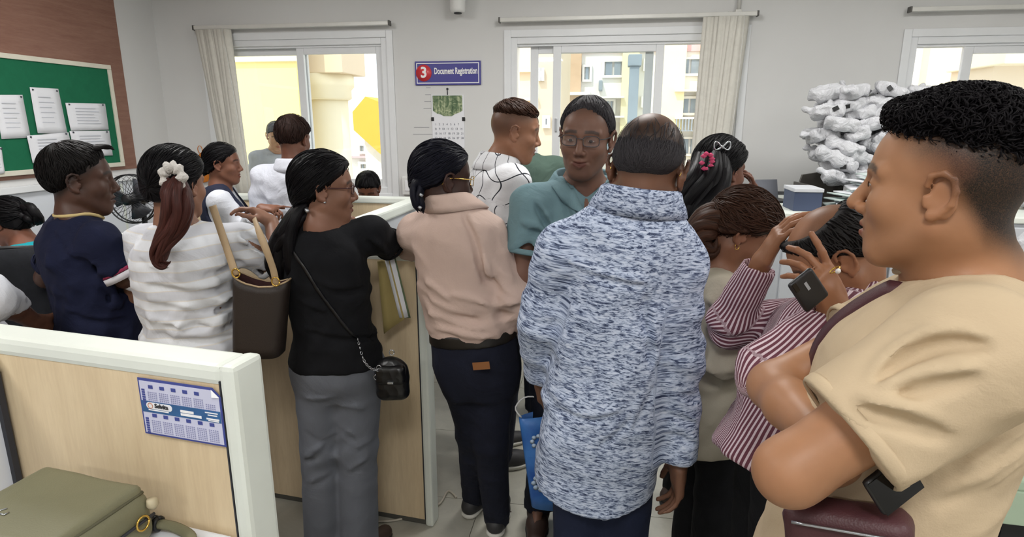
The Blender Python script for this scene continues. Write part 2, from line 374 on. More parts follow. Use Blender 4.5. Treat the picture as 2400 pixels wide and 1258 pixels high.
# ================================================================== partitions
def partition(name, label, p_right, ang, length, height, caps=True, mat=None, thick=.06, group='cubicle partitions'):
    # local x runs from the right end (0) to the left (-length); face towards the camera at y = -thick/2
    o = thing(name, label, 'partition', (p_right[0], p_right[1], 0), ang, group); m = mat or M_beige
    n = max(1, round(length/1.25)); L = length-.035
    for k in range(n):
        a = -.035-L*(k+1)/n+.004; b = -.035-L*k/n-.004
        build('panel', MB().box((a, -thick/2+.004, .025), (b, thick/2-.004, height-.035), .003), m, o)
        if k: build('joint_strip', MB().box((b, -thick/2+.002, .08), (b+.008, thick/2-.002, height-.035)), M_trim, o)
    build('top_trim', MB().box((-length, -thick/2, height-.04), (-.032, thick/2, height), .012), M_trim, o)
    build('base_trim', MB().box((-length, -thick/2+.008, 0.0), (-.035, thick/2-.008, .025), .003), plain('skirting_dark', '#54524c', .6), o)
    build('post_seam', MB().box((-.0375, -thick/2-.0006, .03), (-.0345, -thick/2+.006, height-.03)), M_dark, o)
    build('end_post', MB().box((-.035, -thick/2-.002, .0), (0, thick/2+.002, height+.002), .01), M_trim, o)
    return o
A1 = math.radians(-16.2)
part1 = partition('desk_partition', 'beige office partition with white trim and calendar poster in the left foreground', (-.492, 1.062), A1, 1.9, 1.2, thick=.075)
ca, sa = math.cos(A1), math.sin(A1)
def p1w(x, y, z=0): return V3(-.492+x*ca-y*sa, 1.062+x*sa+y*ca, z)
po = partition('desk_partition', 'white office partition at the left edge meeting the beige one', p1w(-.63, -.04), A1-math.pi/2+math.pi, 0.0, 1.2, mat=M_whitepanel) if False else None
q = p1w(-.60, -.04)
o = thing('desk_partition', 'white side partition at the left edge of the foreground desk', 'partition', q, A1, 'cubicle partitions')
build('panel', MB().box((-.05, -1.1, .05), (-.006, -.0, 1.13), .003), M_whitepanel, o); build('top_trim', MB().box((-.055, -1.1, 1.13), (0, 0, 1.165), .006), M_trim, o)
build('joint_strip', MB().box((-.008, -.012, .05), (.006, -.0, 1.13)), M_dark, o)
# calendar poster on the partition: placed by its corners on the face
def onp1(px, py):
    a, b = ray(px, py); n = V3(-sa, ca, 0)*-1; p0 = p1w(0, -.0385); d = V3(a, 1, b); t = np.dot(p0-V3(0, 0, CAMH), n)/np.dot(d, n)
    P = V3(0, 0, CAMH)+t*d; r = P-p1w(0, -.0385); return r[0]*ca+r[1]*sa, P[2]
c4 = [onp1(*p) for p in ((319, 883), (515, 912), (531, 1045), (344, 1017))]
cw = (c4[1][0]-c4[0][0]+c4[2][0]-c4[3][0])/2; chh = (c4[0][1]-c4[3][1]+c4[1][1]-c4[2][1])/2
cx = sum(p[0] for p in c4)/4; cz = sum(p[1] for p in c4)/4
o = thing('calendar_poster', 'blue and white year calendar poster stuck on the beige partition', 'poster', p1w(cx, -.0375, cz), A1)
W2, Hh = cw/2, chh/2; M_navy = plain('poster_navy', '#3c478f', .6); M_cal = plain('poster_lilac', '#c9cbe2', .7, 0, .03); M_band = plain('poster_band', '#2d5c8f', .6, 0, .2, 20)
build('sheet', MB().prism([(-W2, Hh), (W2*.82, Hh), (W2, Hh*.72), (W2, -Hh), (-W2, -Hh)], -.0014, 0), M_navy, o)
build('inner_sheet', MB().prism([(-W2+.004, Hh-.005), (W2*.80, Hh-.005), (W2-.004, Hh*.69), (W2-.004, -Hh+.004), (-W2+.004, -Hh+.004)], -.0022, -.0012), M_cal, o)
build('folded_corner', MB().add([(W2*.80, -.0025, Hh-.003), (W2-.002, -.0025, Hh*.70), (W2*.86, -.009, Hh*.74)], [(0, 1, 2)]), M_paper, o, None, 0, .0006)
bd = build('band', MB().box((-W2+.004, -.0028, -Hh*.18), (W2-.004, -.0020, Hh*.22)), M_band, o)
pl = MB(); nn = 16; pw, ph, px_, pz_ = W2*.32, Hh*.115, -W2*.52, Hh*.075
poly = [(px_+(pw-ph)*(1 if math.cos(a) > 0 else -1)+ph*math.cos(a), pz_+ph*math.sin(a)) for a in np.linspace(.01, 2*math.pi+.01, 24, endpoint=False)]
build('logo_plate', pl.prism(poly, -.0036, -.0026), M_paper, bd)
build('logo_ring', MB().tube([(px_-pw*.68+.0055*math.cos(a), -.0038, pz_+.0055*math.sin(a)) for a in np.linspace(0, 2*math.pi, 14)], .0008, 5), plain('logo_orange', '#c98a6a'), bd)
build('lettering', shift(text_mb('Selvita', .0125, 'CENTER', .0002), (px_+pw*.2, -.0042, pz_+.001)), M_dark, bd)
bl = MB()
for (x, z, l, t) in [(-W2*.8, -Hh*.1, W2*.5, .0022), (-.0, -.0, W2*.32, .005), (0, -Hh*.11, W2*.5, .005), (W2*.6, Hh*.12, W2*.3, .002), (W2*.66, Hh*.04, W2*.22, .002), (W2*.62, -Hh*.1, W2*.3, .003), (W2*.66, -Hh*.15, W2*.25, .002)]:
    bl.box((x, -.0034, z), (x+l, -.0028, z+t))
build('fine_print', bl, M_print, bd)['kind'] = 'stuff'
mg = MB(); hd = MB()
for row in range(2):
    zt_ = Hh-.012 if row == 0 else -Hh*.22
    for m in range(6):
        x0 = -W2+.022+(2*W2-.03)*m/6; wm = (2*W2-.03)/6*.86
        if not (row == 0 and m == 5): hd.box((x0+wm*.15, -.0030, zt_-.007), (x0+wm*.6, -.0021, zt_))
        for r in range(7):
            for c in range(5):
                if row == 0 and m == 5 and r < 2: continue
                hx = x0+wm*c/5; hz = zt_-.014-r*(Hh*.66-.012)/7; mg.box((hx, -.0027, hz-.0022), (hx+wm*.11, -.0021, hz))
    for r in range(7): hd.box((-W2+.008, -.003, zt_-.013-r*Hh*.085), (-W2+.015, -.0021, zt_-.0095-r*Hh*.085))
build('month_header', hd, M_navy, o); build('date_grid', mg, plain('print_violet', '#8d90b4', .7), o)['kind'] = 'stuff'
A2 = math.radians(-15)
part2 = partition('cubicle_partition', 'long beige cubicle partition the queue of people leans on', (-.318, 2.235), A2, 1.5, 1.165)
c2, s2 = math.cos(A2), math.sin(A2)
def p2w(x, y, z=0): return V3(-.318+x*c2-y*s2, 2.235+x*s2+y*c2, z)
M_greyp = plain('grey_partition', '#bfc3c9', .6, 0, .03)
o = thing('side_partition', 'grey side partition with wide white top running back from the long one', 'partition', p2w(-.50, .04), A2+math.radians(5), 'cubicle partitions')
build('panel', MB().box((-.025, 0, .05), (.025, 1.3, 1.15), .003), M_greyp, o); build('top_trim', MB().box((-.04, 0, 1.15), (.04, 1.3, 1.2), .01), M_trim, o)
o = thing('back_partition', 'beige partition at the far side of the cubicle below the left window', 'partition', V3(-.62, 3.74, 0), A2+math.radians(5), 'cubicle partitions')
build('panel', MB().box((-1.5, -.025, .05), (0, .025, 1.15), .003), M_beige, o); build('top_trim', MB().box((-1.5, -.035, 1.15), (0.02, .035, 1.19), .01), M_trim, o)
# ================================================================== foreground desk and bag
DZ = .85
dk = thing('office_desk', 'white desk top in the left foreground under the olive bag', 'desk', p1w(-.31, -.35), A1)
build('top', MB().box((-.28, -.5, DZ-.03), (.27, .305, DZ), .006), M_whitepanel, dk)
for x in (-.26, .23):
    for y in (-.45, .27): build('leg', MB().box((x-.02, y-.02, .0), (x+.02, y+.02, DZ-.03), .004), M_alu, dk)
# ================================================================== outside
M_ocream = plain('outside_cream', '#efe3c4', .9, 0, .04, 1.5); M_oyel = plain('outside_yellow', '#e8deb2', .9, 0, .05, 1); M_ywall = plain('outside_pale_yellow', '#efdf9c', .9, 0, .04, 1)
M_owhite = plain('outside_white', '#e9e7e2', .9, 0, .04, .4); M_opink = plain('outside_pink', '#d5b3b8', .9, 0, .05, .5); M_peach = plain('outside_peach', '#decbb0', .9, 0, .04, 1)
M_ogrey = plain('outside_grey', '#8f9aa2', .8); M_ogl = plain('outside_pane', '#8b97a3', .25, 0, .25, 1.2); M_gold = plain('outside_gold', '#d8ae45', .8, 0, .08, .6)
struct(build('ground', MB().box((-30, WALL+WT, -3.3), (30, 60, -3.2)), plain('ground_outside', '#b9b2a4', .9), None, (0, 0, 0), RZ))
def at(px, py, W): return onwall(px, py, W)
o = thing('porch_wall', 'pale yellow porch wall seen through the left window', 'wall', RW(-5.0, 6.7, -.2), RZ)
x1 = at(702, 250, 6.7)[0]
build('wall_face', MB().box((-3.2, 0, 0), (x1+5.0, .2, 3.6)), M_ywall, o)
build('moulding', MB().box((-3.2, -.05, at(600, 150, 6.7)[1]+.22), (x1+5.05, .0, at(600, 150, 6.7)[1]+.30), .01), M_ocream, o)
o = thing('porch_column', 'cream porch column with wide capital seen through the left window', 'column', RW(at(768, 300, 7.4)[0], 7.4, -3.2), RZ)
r = (at(822, 300, 7.4)[0]-at(722, 300, 7.4)[0])/2; zc = at(768, 235, 7.4)[1]+3.2
build('shaft', MB().lathe([(r*1.05, 0), (r, .5), (r*.95, zc)], (0, 0, 0), 28), M_ocream, o)
build('capital', MB().lathe([(r, zc), (r*1.12, zc+.02), (r*1.12, zc+.12), (r*1.25, zc+.16), (r*1.25, zc+.3)], (0, 0, 0), 28), M_ocream, o)
build('beam', MB().box((-1.2, -.35, zc+.3), (r*1.4, .35, zc+.62), .01), M_peach, o)
build('arch', MB().prism([(r*.2, zc+.62), (r*.55, zc+.95), (r*1.6, zc+1.25), (r*1.6, zc+1.9), (-1.2, zc+1.9), (-1.2, zc+.62)], -.3, .3), M_peach, o)
def box_px(W, x0, y0, x1, y1): a, zt = at(x0, y0, W); b, zb = at(x1, y1, W); return min(a, b), max(a, b), min(zt, zb), max(zt, zb)
o = thing('arched_gable', 'golden yellow gable end seen through the right pane of the left window', 'building', RW(at(868, 300, 12)[0], 12, -3.2), RZ); cx0 = at(868, 300, 12)[0]
poly = [(at(*p, 12)[0]-cx0, at(*p, 12)[1]+3.2) for p in ((826, 262), (856, 226), (905, 245), (910, 375), (888, 358), (829, 305))]
build('gable_face', MB().prism(poly, 0, 1.5), M_gold, o)
build('support_wall', MB().box((poly[0][0]+.1, .3, 0), (poly[3][0], 1.4, poly[5][1]+.1)), M_owhite, o)
def facade(name, label, W, x0, y0, x1, y1, mat):
    a, b, zb, zt = box_px(W, x0, y0, x1, y1); o = thing(name, label, 'building', RW((a+b)/2, W, -3.2), RZ); o['_c'] = (a+b)/2
    h = (b-a)/2; build('wall_face', MB().box((-h, 0, 0), (h, 4, zt+3.2)), mat, o); return o
def onfac(o, W, rect, d0, d1, mat, name, bev=0.):
    a, b, zb, zt = box_px(W, *rect); c = o['_c']; return build(name, MB().box((a-c, d0, zb+3.2), (b-c, d1, zt+3.2), bev), mat, o)
def fwin(o, W, rect, n=2):
    a, b, zb, zt = box_px(W, *rect); c = o['_c']; f = build('window', bars(a-c, b-c, zb+3.2, zt+3.2, .06, -.09, -.02, None, 0), M_owhite, o)
    for k in range(n):
        x0 = a-c+.06+(b-a-.12)*k/n; x1 = a-c+.06+(b-a-.12)*(k+1)/n
        build('pane', MB().box((x0+.03, -.05, zb+3.26), (x1-.03, -.03, zt+3.14)), M_ogl, f)
o = facade('neighbour_house', 'white neighbouring house low behind the golden gable', 14, 815, 320, 930, 470, M_owhite)
fwin(o, 14, (842, 378, 870, 400)); fwin(o, 14, (840, 335, 862, 360)); onfac(o, 14, (820, 365, 925, 370), -.15, 0, M_opink, 'ledge')
W = 17
o = facade('apartment_building', 'white apartment building with yellow pilasters seen through the middle window', W, 1325, -60, 1790, 640, M_owhite)
for r in ((1345, 98, 1645, 120), (1345, 330, 1500, 334)): onfac(o, W, r, -.06, 0, M_opink, 'pink_band')
for r in ((1462, 60, 1476, 600), (1556, 60, 1576, 600), (1644, 60, 1662, 600)): onfac(o, W, r, -.35, 0, M_oyel, 'pilaster')
onfac(o, W, (1330, 100, 1352, 600), -.2, 0, plain('outside_brown', '#c9ab8c', .9), 'pilaster')
for r, n in (((1365, 152, 1387, 192), 1), ((1412, 140, 1462, 182), 2), ((1508, 138, 1527, 167), 1), ((1587, 134, 1646, 178), 2), ((1502, 226, 1520, 252), 1), ((1578, 226, 1636, 270), 3), ((1415, 232, 1442, 268), 2), ((1365, 250, 1387, 290), 1), ((1590, 320, 1640, 365), 2), ((1508, 320, 1525, 350), 1), ((1412, 330, 1455, 370), 2)): fwin(o, W, r, n)
for r in ((1405, 228, 1462, 231), (1578, 212, 1640, 216), (1322, 218, 1385, 224), (1578, 275, 1640, 279), (1410, 272, 1462, 276)): onfac(o, W, r, -.5, 0, M_owhite, 'balcony_slab')
for x in range(1580, 1642, 7): onfac(o, W, (x, 279, x+1, 305), -.5, -.46, M_ogrey, 'baluster')
onfac(o, W, (1580, 305, 1642, 307), -.52, -.46, M_ogrey, 'rail')
for r in ((1404, 190, 1412, 214), (1288, 205, 1296, 230)): onfac(o, W, r, -.4, 0, M_ogrey, 'air_conditioner', .03)
o = thing('concrete_pillar', 'grey pillar standing outside the middle window', 'pillar', RW(at(1485, 200, 9)[0], 9, -3.2), RZ)
build('shaft', MB().box((-.065, -.1, 0), (.065, .1, 5.6), .01), M_ogrey, o); build('cap', MB().box((-.09, -.13, 5.6), (.09, .13, 5.75), .01), M_ogrey, o)
o = facade('peach_house', 'peach coloured house at the left side of the middle window', 11, 1150, -40, 1296, 620, M_peach)
for r in ((1180, 165, 1262, 169), (1180, 230, 1262, 236)): onfac(o, 11, r, -.1, 0, M_ocream, 'moulding')
fwin(o, 11, (1262, 160, 1276, 190), 1); fwin(o, 11, (1272, 270, 1290, 300), 1)
o = facade('white_tower_block', 'white tower block with yellow strip seen through the right window', 14, 2010, -80, 2262, 640, M_owhite)
onfac(o, 14, (2190, -60, 2204, 600), -.3, 0, M_oyel, 'pilaster'); fwin(o, 14, (2212, 115, 2256, 163), 2); fwin(o, 14, (2212, 240, 2256, 300), 2)
o = thing('porch_canopy', 'cream stepped porch canopy outside the right window', 'canopy', RW(at(2350, 150, 7)[0], 7, -3.2), RZ); c0 = at(2350, 150, 7)[0]
for (r, d, m) in (((2290, 20, 2480, 160), .6, M_ocream), ((2282, 150, 2480, 215), .35, M_peach), ((2270, 215, 2480, 620), .1, M_ocream)):
    a, b, zb, zt = box_px(7, *r); build('step', MB().box((a-c0, -d, zb+3.2), (b-c0, .4, zt+3.2), .01), m, o)
# ================================================================== distance-field modelling of people and cloth
f32 = np.float32
def smin(a, b, k):
    if k <= 0: return np.minimum(a, b)
    h = np.maximum(k-np.abs(a-b), 0); return np.minimum(a, b)-h*h/(4*k)
def smax(a, b, k): return -smin(-a, -b, k)
BIG = 50.
class Prim:
    def __init__(s, lo, hi, f): s.lo = np.array(lo, float); s.hi = np.array(hi, float); s.f = f
def rc(p0, p1, r0, r1):
    p0 = np.array(p0, float); p1 = np.array(p1, float); v = p1-p0; L2 = max(float(v@v), 1e-9); m = max(r0, r1)
    def f(X, Y, Z):
        dx, dy, dz = X-p0[0], Y-p0[1], Z-p0[2]
        t = np.clip((dx*v[0]+dy*v[1]+dz*v[2])/L2, 0, 1)
        return np.sqrt((dx-t*v[0])**2+(dy-t*v[1])**2+(dz-t*v[2])**2)-(r0+t*(r1-r0))
    return Prim(np.minimum(p0, p1)-m, np.maximum(p0, p1)+m, f)
def fc(p0, p1, r0, r1, e0=False, e1=True):      # cone with flat ends where asked
    p0 = np.array(p0, float); p1 = np.array(p1, float); v = p1-p0; L = np.linalg.norm(v); n = v/L; m = max(r0, r1)
    def f(X, Y, Z):
        dx, dy, dz = X-p0[0], Y-p0[1], Z-p0[2]
        q = dx*n[0]+dy*n[1]+dz*n[2]; t = np.clip(q/L, 0 if not e0 else -.3, 1 if not e1 else 1.3)
        d = np.sqrt((dx-t*v[0])**2+(dy-t*v[1])**2+(dz-t*v[2])**2)-(r0+np.clip(t, 0, 1)*(r1-r0))
        if e1: d = smax(d, q-L, .006)
        if e0: d = smax(d, -q, .006)
        return d
    return Prim(np.minimum(p0, p1)-m-.01, np.maximum(p0, p1)+m+.01, f)
I3 = np.eye(3)
def ell(c, r, R=I3):
    c = np.array(c, float); r = np.array(r, float); m = np.sqrt(((R*r)**2).sum(1)); mn = r.min()
    def f(X, Y, Z):
        dx, dy, dz = X-c[0], Y-c[1], Z-c[2]
        a = (dx*R[0, 0]+dy*R[1, 0]+dz*R[2, 0])/r[0]; b = (dx*R[0, 1]+dy*R[1, 1]+dz*R[2, 1])/r[1]; e = (dx*R[0, 2]+dy*R[1, 2]+dz*R[2, 2])/r[2]
        q = np.sqrt(a*a+b*b+e*e); g = np.sqrt((a/r[0])**2+(b/r[1])**2+(e/r[2])**2)+1e-9
        return np.where(q > .05, q*(q-1)/g, -mn)
    return Prim(c-m, c+m, f)
def rbox(c, h, rad, R=I3):
    c = np.array(c, float); h = np.array(h, float)-rad; m = (np.abs(R)*(h+rad)).sum(1)
    def f(X, Y, Z):
        dx, dy, dz = X-c[0], Y-c[1], Z-c[2]
        q = [np.abs(dx*R[0, i]+dy*R[1, i]+dz*R[2, i])-h[i] for i in range(3)]
        return np.sqrt(sum(np.maximum(t, 0)**2 for t in q))+np.minimum(np.maximum(np.maximum(q[0], q[1]), q[2]), 0)-rad
    return Prim(c-m, c+m, f)
def loft(o, R, keys, z0=None, z1=None, ex=2.3, end=.02):
    # keys rows: z, a, b, oy in the frame (o, R columns = right, forward, axis)
    o = np.array(o, float); K = np.array(keys, float); zz = np.linspace(K[0, 0], K[-1, 0], 160)
    T = [np.interp(zz, K[:, 0], K[:, i]) for i in (1, 2, 3)]
    ker = np.hanning(25); ker /= ker.sum()
    T = [np.convolve(np.pad(t, 12, mode='edge'), ker, 'valid') for t in T]
    z0 = K[0, 0] if z0 is None else z0; z1 = K[-1, 0] if z1 is None else z1
    am = K[:, 1].max()+.03; bm = (K[:, 2]+np.abs(K[:, 3])).max()+.03
    cs = np.array([o+R@np.array((sx*am, sy*bm, z)) for sx in (-1, 1) for sy in (-1, 1) for z in (z0-.02, z1+.02)])
    def f(X, Y, Z):
        dx, dy, dz = X-o[0], Y-o[1], Z-o[2]
        x = dx*R[0, 0]+dy*R[1, 0]+dz*R[2, 0]; y = dx*R[0, 1]+dy*R[1, 1]+dz*R[2, 1]; z = dx*R[0, 2]+dy*R[1, 2]+dz*R[2, 2]
        a = np.interp(z, zz, T[0]); b = np.interp(z, zz, T[1]); oy = np.interp(z, zz, T[2])
        q = ((np.abs(x)/a)**ex+(np.abs(y-oy)/b)**ex)**(1/ex)
        return smax((q-1)*np.minimum(a, b), np.maximum(z-z1, z0-z), end)
    return Prim(cs.min(0), cs.max(0), f)
def half(n, p):      # keeps the side the normal points away from when added as 'cut' (removes n.(x-p) > 0)
    n = nrm(n); p = np.array(p, float)
    return Prim([-BIG]*3, [BIG]*3, lambda X, Y, Z: -((X-p[0])*n[0]+(Y-p[1])*n[1]+(Z-p[2])*n[2]))
def nets(a, org, h):
    s = a < 0; cnt = np.zeros(tuple(d-1 for d in a.shape), np.int8)
    for i in (0, 1):
        for j in (0, 1):
            for k in (0, 1): cnt += s[i:a.shape[0]-1+i, j:a.shape[1]-1+j, k:a.shape[2]-1+k]
    I, Jx, K = np.nonzero((cnt > 0) & (cnt < 8)); n = len(I)
    idx = np.full(cnt.shape, -1, np.int32); idx[I, Jx, K] = np.arange(n)
    co = [(i, j, k) for i in (0, 1) for j in (0, 1) for k in (0, 1)]
    val = {c: a[I+c[0], Jx+c[1], K+c[2]] for c in co}; acc = np.zeros((n, 3)); num = np.zeros(n)
    for c in co:
        for ax in range(3):
            if c[ax]: continue
            d = list(c); d[ax] = 1; d = tuple(d); va, vb = val[c], val[d]; m = (va < 0) != (vb < 0)
            t = np.where(m, va/np.where(m, va-vb, 1), 0); p = np.zeros((n, 3)); p[:] = c; p[:, ax] += t
            acc += p*m[:, None]; num += m
    P = acc/np.maximum(num, 1)[:, None]+np.stack([I, Jx, K], 1); V = np.array(org)+P*h; F = []
    for ax in range(3):
        sl0 = [slice(None)]*3; sl1 = [slice(None)]*3; sl0[ax] = slice(0, -1); sl1[ax] = slice(1, None)
        e = s[tuple(sl0)] != s[tuple(sl1)]; b, c = [x for x in range(3) if x != ax]
        q = np.array(np.nonzero(e)); ok = (q[b] > 0) & (q[c] > 0) & (q[b] < a.shape[b]-1) & (q[c] < a.shape[c]-1); q = q[:, ok]
        ins = s[tuple(q)]
        def g(db, dc):
            r = q.copy(); r[b] -= db; r[c] -= dc; return idx[tuple(r)]
        quad = np.stack([g(1, 1), g(0, 1), g(0, 0), g(1, 0)], 1)
        fl = ins if ax != 1 else ~ins
        quad = np.where(fl[:, None], quad, quad[:, ::-1]); F.append(quad)
    F = np.concatenate(F); F = F[(F >= 0).all(1)]
    return V, F
def field(ops, h, disp=None, pad=3):
    ad = [p for (op, p, k) in ops if op == '+']
    lo = np.min([p.lo for p in ad], 0)-pad*h; hi = np.max([p.hi for p in ad], 0)+pad*h
    n = np.ceil((hi-lo)/h).astype(int)+1; a = np.full(tuple(n), .3, f32)
    ax = [(lo[i]+h*np.arange(n[i])).astype(f32) for i in range(3)]
    for op, p, k in ops:
        m = k+2*h+.004; i0 = np.clip(np.floor((p.lo-m-lo)/h).astype(int), 0, n-1); i1 = np.clip(np.ceil((p.hi+m-lo)/h).astype(int)+1, 1, n)
        if (i1 <= i0).any(): continue
        sl = tuple(slice(i0[i], i1[i]) for i in range(3))
        X = ax[0][sl[0]][:, None, None]; Y = ax[1][sl[1]][None, :, None]; Z = ax[2][sl[2]][None, None, :]
        d = p.f(X, Y, Z).astype(f32)
        if op == '+': a[sl] = smin(a[sl], d, k)
        else: a[sl] = smax(a[sl], -d, k)
    if disp is not None:
        q = np.nonzero(np.abs(a) < .03); a[q] += disp(ax[0][q[0]], ax[1][q[1]], ax[2][q[2]]).astype(f32)
    return nets(a, lo, h)
def npmesh(name, V, F, mat, parent, attrs=None, smooth=True):
    me = bpy.data.meshes.new(name); nv, nf = len(V), len(F)
    me.vertices.add(nv); me.vertices.foreach_set('co', np.asarray(V, f32).ravel())
    me.loops.add(nf*4); me.loops.foreach_set('vertex_index', np.asarray(F, np.int32).ravel())
    me.polygons.add(nf); me.polygons.foreach_set('loop_start', np.arange(0, nf*4, 4, dtype=np.int32)); me.polygons.foreach_set('loop_total', np.full(nf, 4, np.int32))
    me.polygons.foreach_set('use_smooth', np.ones(nf, bool)); me.update(calc_edges=True); me.validate()
    for nm, (typ, dat) in (attrs or {}).items():
        at_ = me.attributes.new(nm, typ, 'POINT'); at_.data.foreach_set('color' if typ == 'FLOAT_COLOR' else 'vector', np.asarray(dat, f32).ravel())
    return link(name, me, mat, parent)
def cat(parts):
    V = []; F = []; o = 0
    for v, f in parts: V.append(v); F.append(f+o); o += len(v)
    return np.concatenate(V), np.concatenate(F)
def ripple(seed, amp, lam=(.05, .13), n=6, bias=(1, 1, 1.6), spots=(), base=.45):
    r = np.random.RandomState(seed); ws = []
    for i in range(n):
        d = nrm(r.normal(size=3)*np.array(bias)); l = r.uniform(*lam); k = d*2*math.pi/l; d2 = nrm(r.normal(size=3)); k2 = d2*2*math.pi/r.uniform(.15, .35)
        ws.append((k, r.uniform(0, 6.28), k2, r.uniform(0, 6.28), (l/lam[1])**.8))
    def f(x, y, z):
        s = 0
        for k, p, k2, p2, wgt in ws:
            ph = k[0]*x+k[1]*y+k[2]*z+p+1.7*np.sin(k2[0]*x+k2[1]*y+k2[2]*z+p2); s = s+wgt*(np.abs(np.sin(ph*.5))-.6)*(.5+.5*np.sin(k2[1]*x+k2[2]*y+k2[0]*z+p))
        if len(spots):
            w = base
            for c, rad, g in spots: w = w+g*np.exp(-((x-c[0])**2+(y-c[1])**2+(z-c[2])**2)/rad**2)
            s = s*w
        return amp*s
    return f
# ------------------------------------------------------------------ head
def RT(yaw, pitch=0, roll=0):
    """columns right, forward, up; yaw 0 looks away from the camera, 90 to the right; pitch > 0 looks down; roll > 0 tips to the right"""
    a = math.radians(yaw); F = V3(math.sin(a), math.cos(a), 0); R = V3(math.cos(a), -math.sin(a), 0); U = V3(0, 0, 1)
    p = math.radians(pitch); F, U = F*math.cos(p)-U*math.sin(p), U*math.cos(p)+F*math.sin(p)
    r = math.radians(roll); R, U = R*math.cos(r)-U*math.sin(r), U*math.cos(r)+R*math.sin(r)
    return np.stack([R, F, U], 1)
def head_ops(fem=False, nose=1., jaw=1., cheeks=0., smile=0.):
    A = []; add = lambda p, k=.012: A.append(('+', p, k)); sub = lambda p, k=.006: A.append(('-', p, k))
    add(ell((0, -.014, .036), (.074, .094, .088))); add(ell((0, .028, .03), (.064, .062, .072)), .02); add(ell((0, .026, -.03), (.058+cheeks, .062, .07)), .02)
    add(ell((0, .03, -.068), (.046*jaw+cheeks, .05, .038)), .02); add(rc((-.008, .068, -.094), (.008, .068, -.094), .016*jaw, .016*jaw), .02)
    for s in (-1, 1):
        add(rc((s*.050*jaw, .0, -.050), (s*.018, .060, -.090), .020, .018), .035)
        add(ell((s*.040, .054, -.022), (.023, .028, .022)), .03)
        add(rc((s*.048, .066, .028), (s*.01, .083, .027), .009, .010), .012)
    for s in (-1, 1): sub(ell((s*.031, .097, .010), (.018, .017, .011)), .012)
    for s in (-1, 1):
        add(ell((s*.031, .0735, .010), (.0145, .0125, .0125)), .004)
    add(rc((0, .084, .020), (0, .106*nose+.0, -.022), .0075, .0115), .010)
    for s in (-1, 1): add(ell((s*.0125, .096, -.029), (.0085, .011, .0085)), .006); sub(ell((s*.007, .104, -.036), (.004, .006, .004)), .003)
    add(ell((0, .078, -.056), (.03, .016, .024)), .015)
    for s in (-1, 1):
        add(rc((s*(.021+smile*.6), .082, -.0585+smile), (s*.004, .0945, -.053), .004, .0058), .005); add(rc((s*(.019+smile*.6), .082, -.062+smile), (0, .0925, -.067), .0045, .0075), .005)
    [sub(rc((q*(.023+smile*.7), .0865, -.0605+smile), (0, .0985, -.060), .0020, .0027), .003) for q in (-1, 1)]
    if smile: [sub(rc((q*.020, .101, -.034), (q*.034, .086, -.058), .003, .003), .008) for q in (-1, 1)]
    for s in (-1, 1):
        e = lambda x, y, z: (s*(.070+x), y, z)
        add(ell(e(.006, -.012, -.006), (.006, .017, .028), ), .006)
        hx = [(.006, .008, .012), (.013, .004, .026), (.016, -.010, .030), (.018, -.022, .022), (.018, -.026, .006), (.015, -.022, -.012), (.010, -.010, -.026), (.006, .002, -.030)]
        for p, q in zip(hx[:-1], hx[1:]): add(rc(e(*p), e(*q), .0042, .0042), .003)
        add(ell(e(.007, .0, -.028), (.0055, .008, .009)), .004); add(rc(e(.006, .008, -.004), e(.006, .007, -.014), .005, .005), .004)
        sub(ell(e(.016, -.006, -.004), (.007, .010, .014)), .004)
    return A
def neck_prims(hp, HR, hs, neck, r):
    return [rc(hp+HR@(V3(0, -.028, -.055)*hs), neck, r*.95, r*1.08), rc(hp+HR@(V3(0, -.02, -.085)*hs), neck+V3(0, 0, -.02), r*.85, r*1.0)]
def hand_ops(w, fd, pn, right, curl=(.35, .5, .3), sc=1., thumb=(.75, .6, .3), spread=.08, curls=None):
    y = nrm(fd); z = nrm(np.asarray(pn, float)-y*np.dot(pn, y)); x = np.cross(y, z)*(1 if right else -1); R = np.stack([x, y, z], 1); A = []
    A.append(('+', rbox(w+y*.048*sc, V3(.039, .05, .0135)*sc, .012*sc, R), .012)); A.append(('+', rc(w, w+y*.05*sc, .024*sc, .022*sc), .015))
    A.append(('+', rc(w+y*.02*sc+x*.02*sc+z*.006*sc, w+y*.05*sc+x*.03*sc+z*.006*sc, .016*sc, .013*sc), .01))
    ln = (.95, 1.06, 1.0, .8)
    for i in range(4):
        c = curls[i] if curls else curl
        p = w+(y*(.092-.006*abs(i-1.2))+x*(.0295-.0197*i))*sc; ang = 0; lat = x*(spread*(1.5-i)); rr = (.0093, .0095, .009, .008)[i]*sc
        for s_, (L, dc) in enumerate(zip((.043, .027, .022), c)):
            ang += dc; d = nrm(y*math.cos(ang)+z*math.sin(ang)+lat); q = p+d*L*ln[i]*sc
            A.append(('+', rc(p, q, rr, rr*.9), .003 if s_ else .006)); p = q; rr *= .92
    p = w+(y*.028+x*.032+z*.006)*sc; d1 = nrm(x*thumb[0]+y*thumb[1]+z*thumb[2]); q = p+d1*.042*sc; A.append(('+', rc(p, q, .0135*sc, .0108*sc), .01))
    d2 = nrm(d1*.6+y*.6+z*.15); p2 = q+d2*.032*sc; A.append(('+', rc(q, p2, .0105*sc, .0095*sc), .004)); d3 = nrm(d2*.7+y*.4); A.append(('+', rc(p2, p2+d3*.02*sc, .0095*sc, .008*sc), .004))
    return A
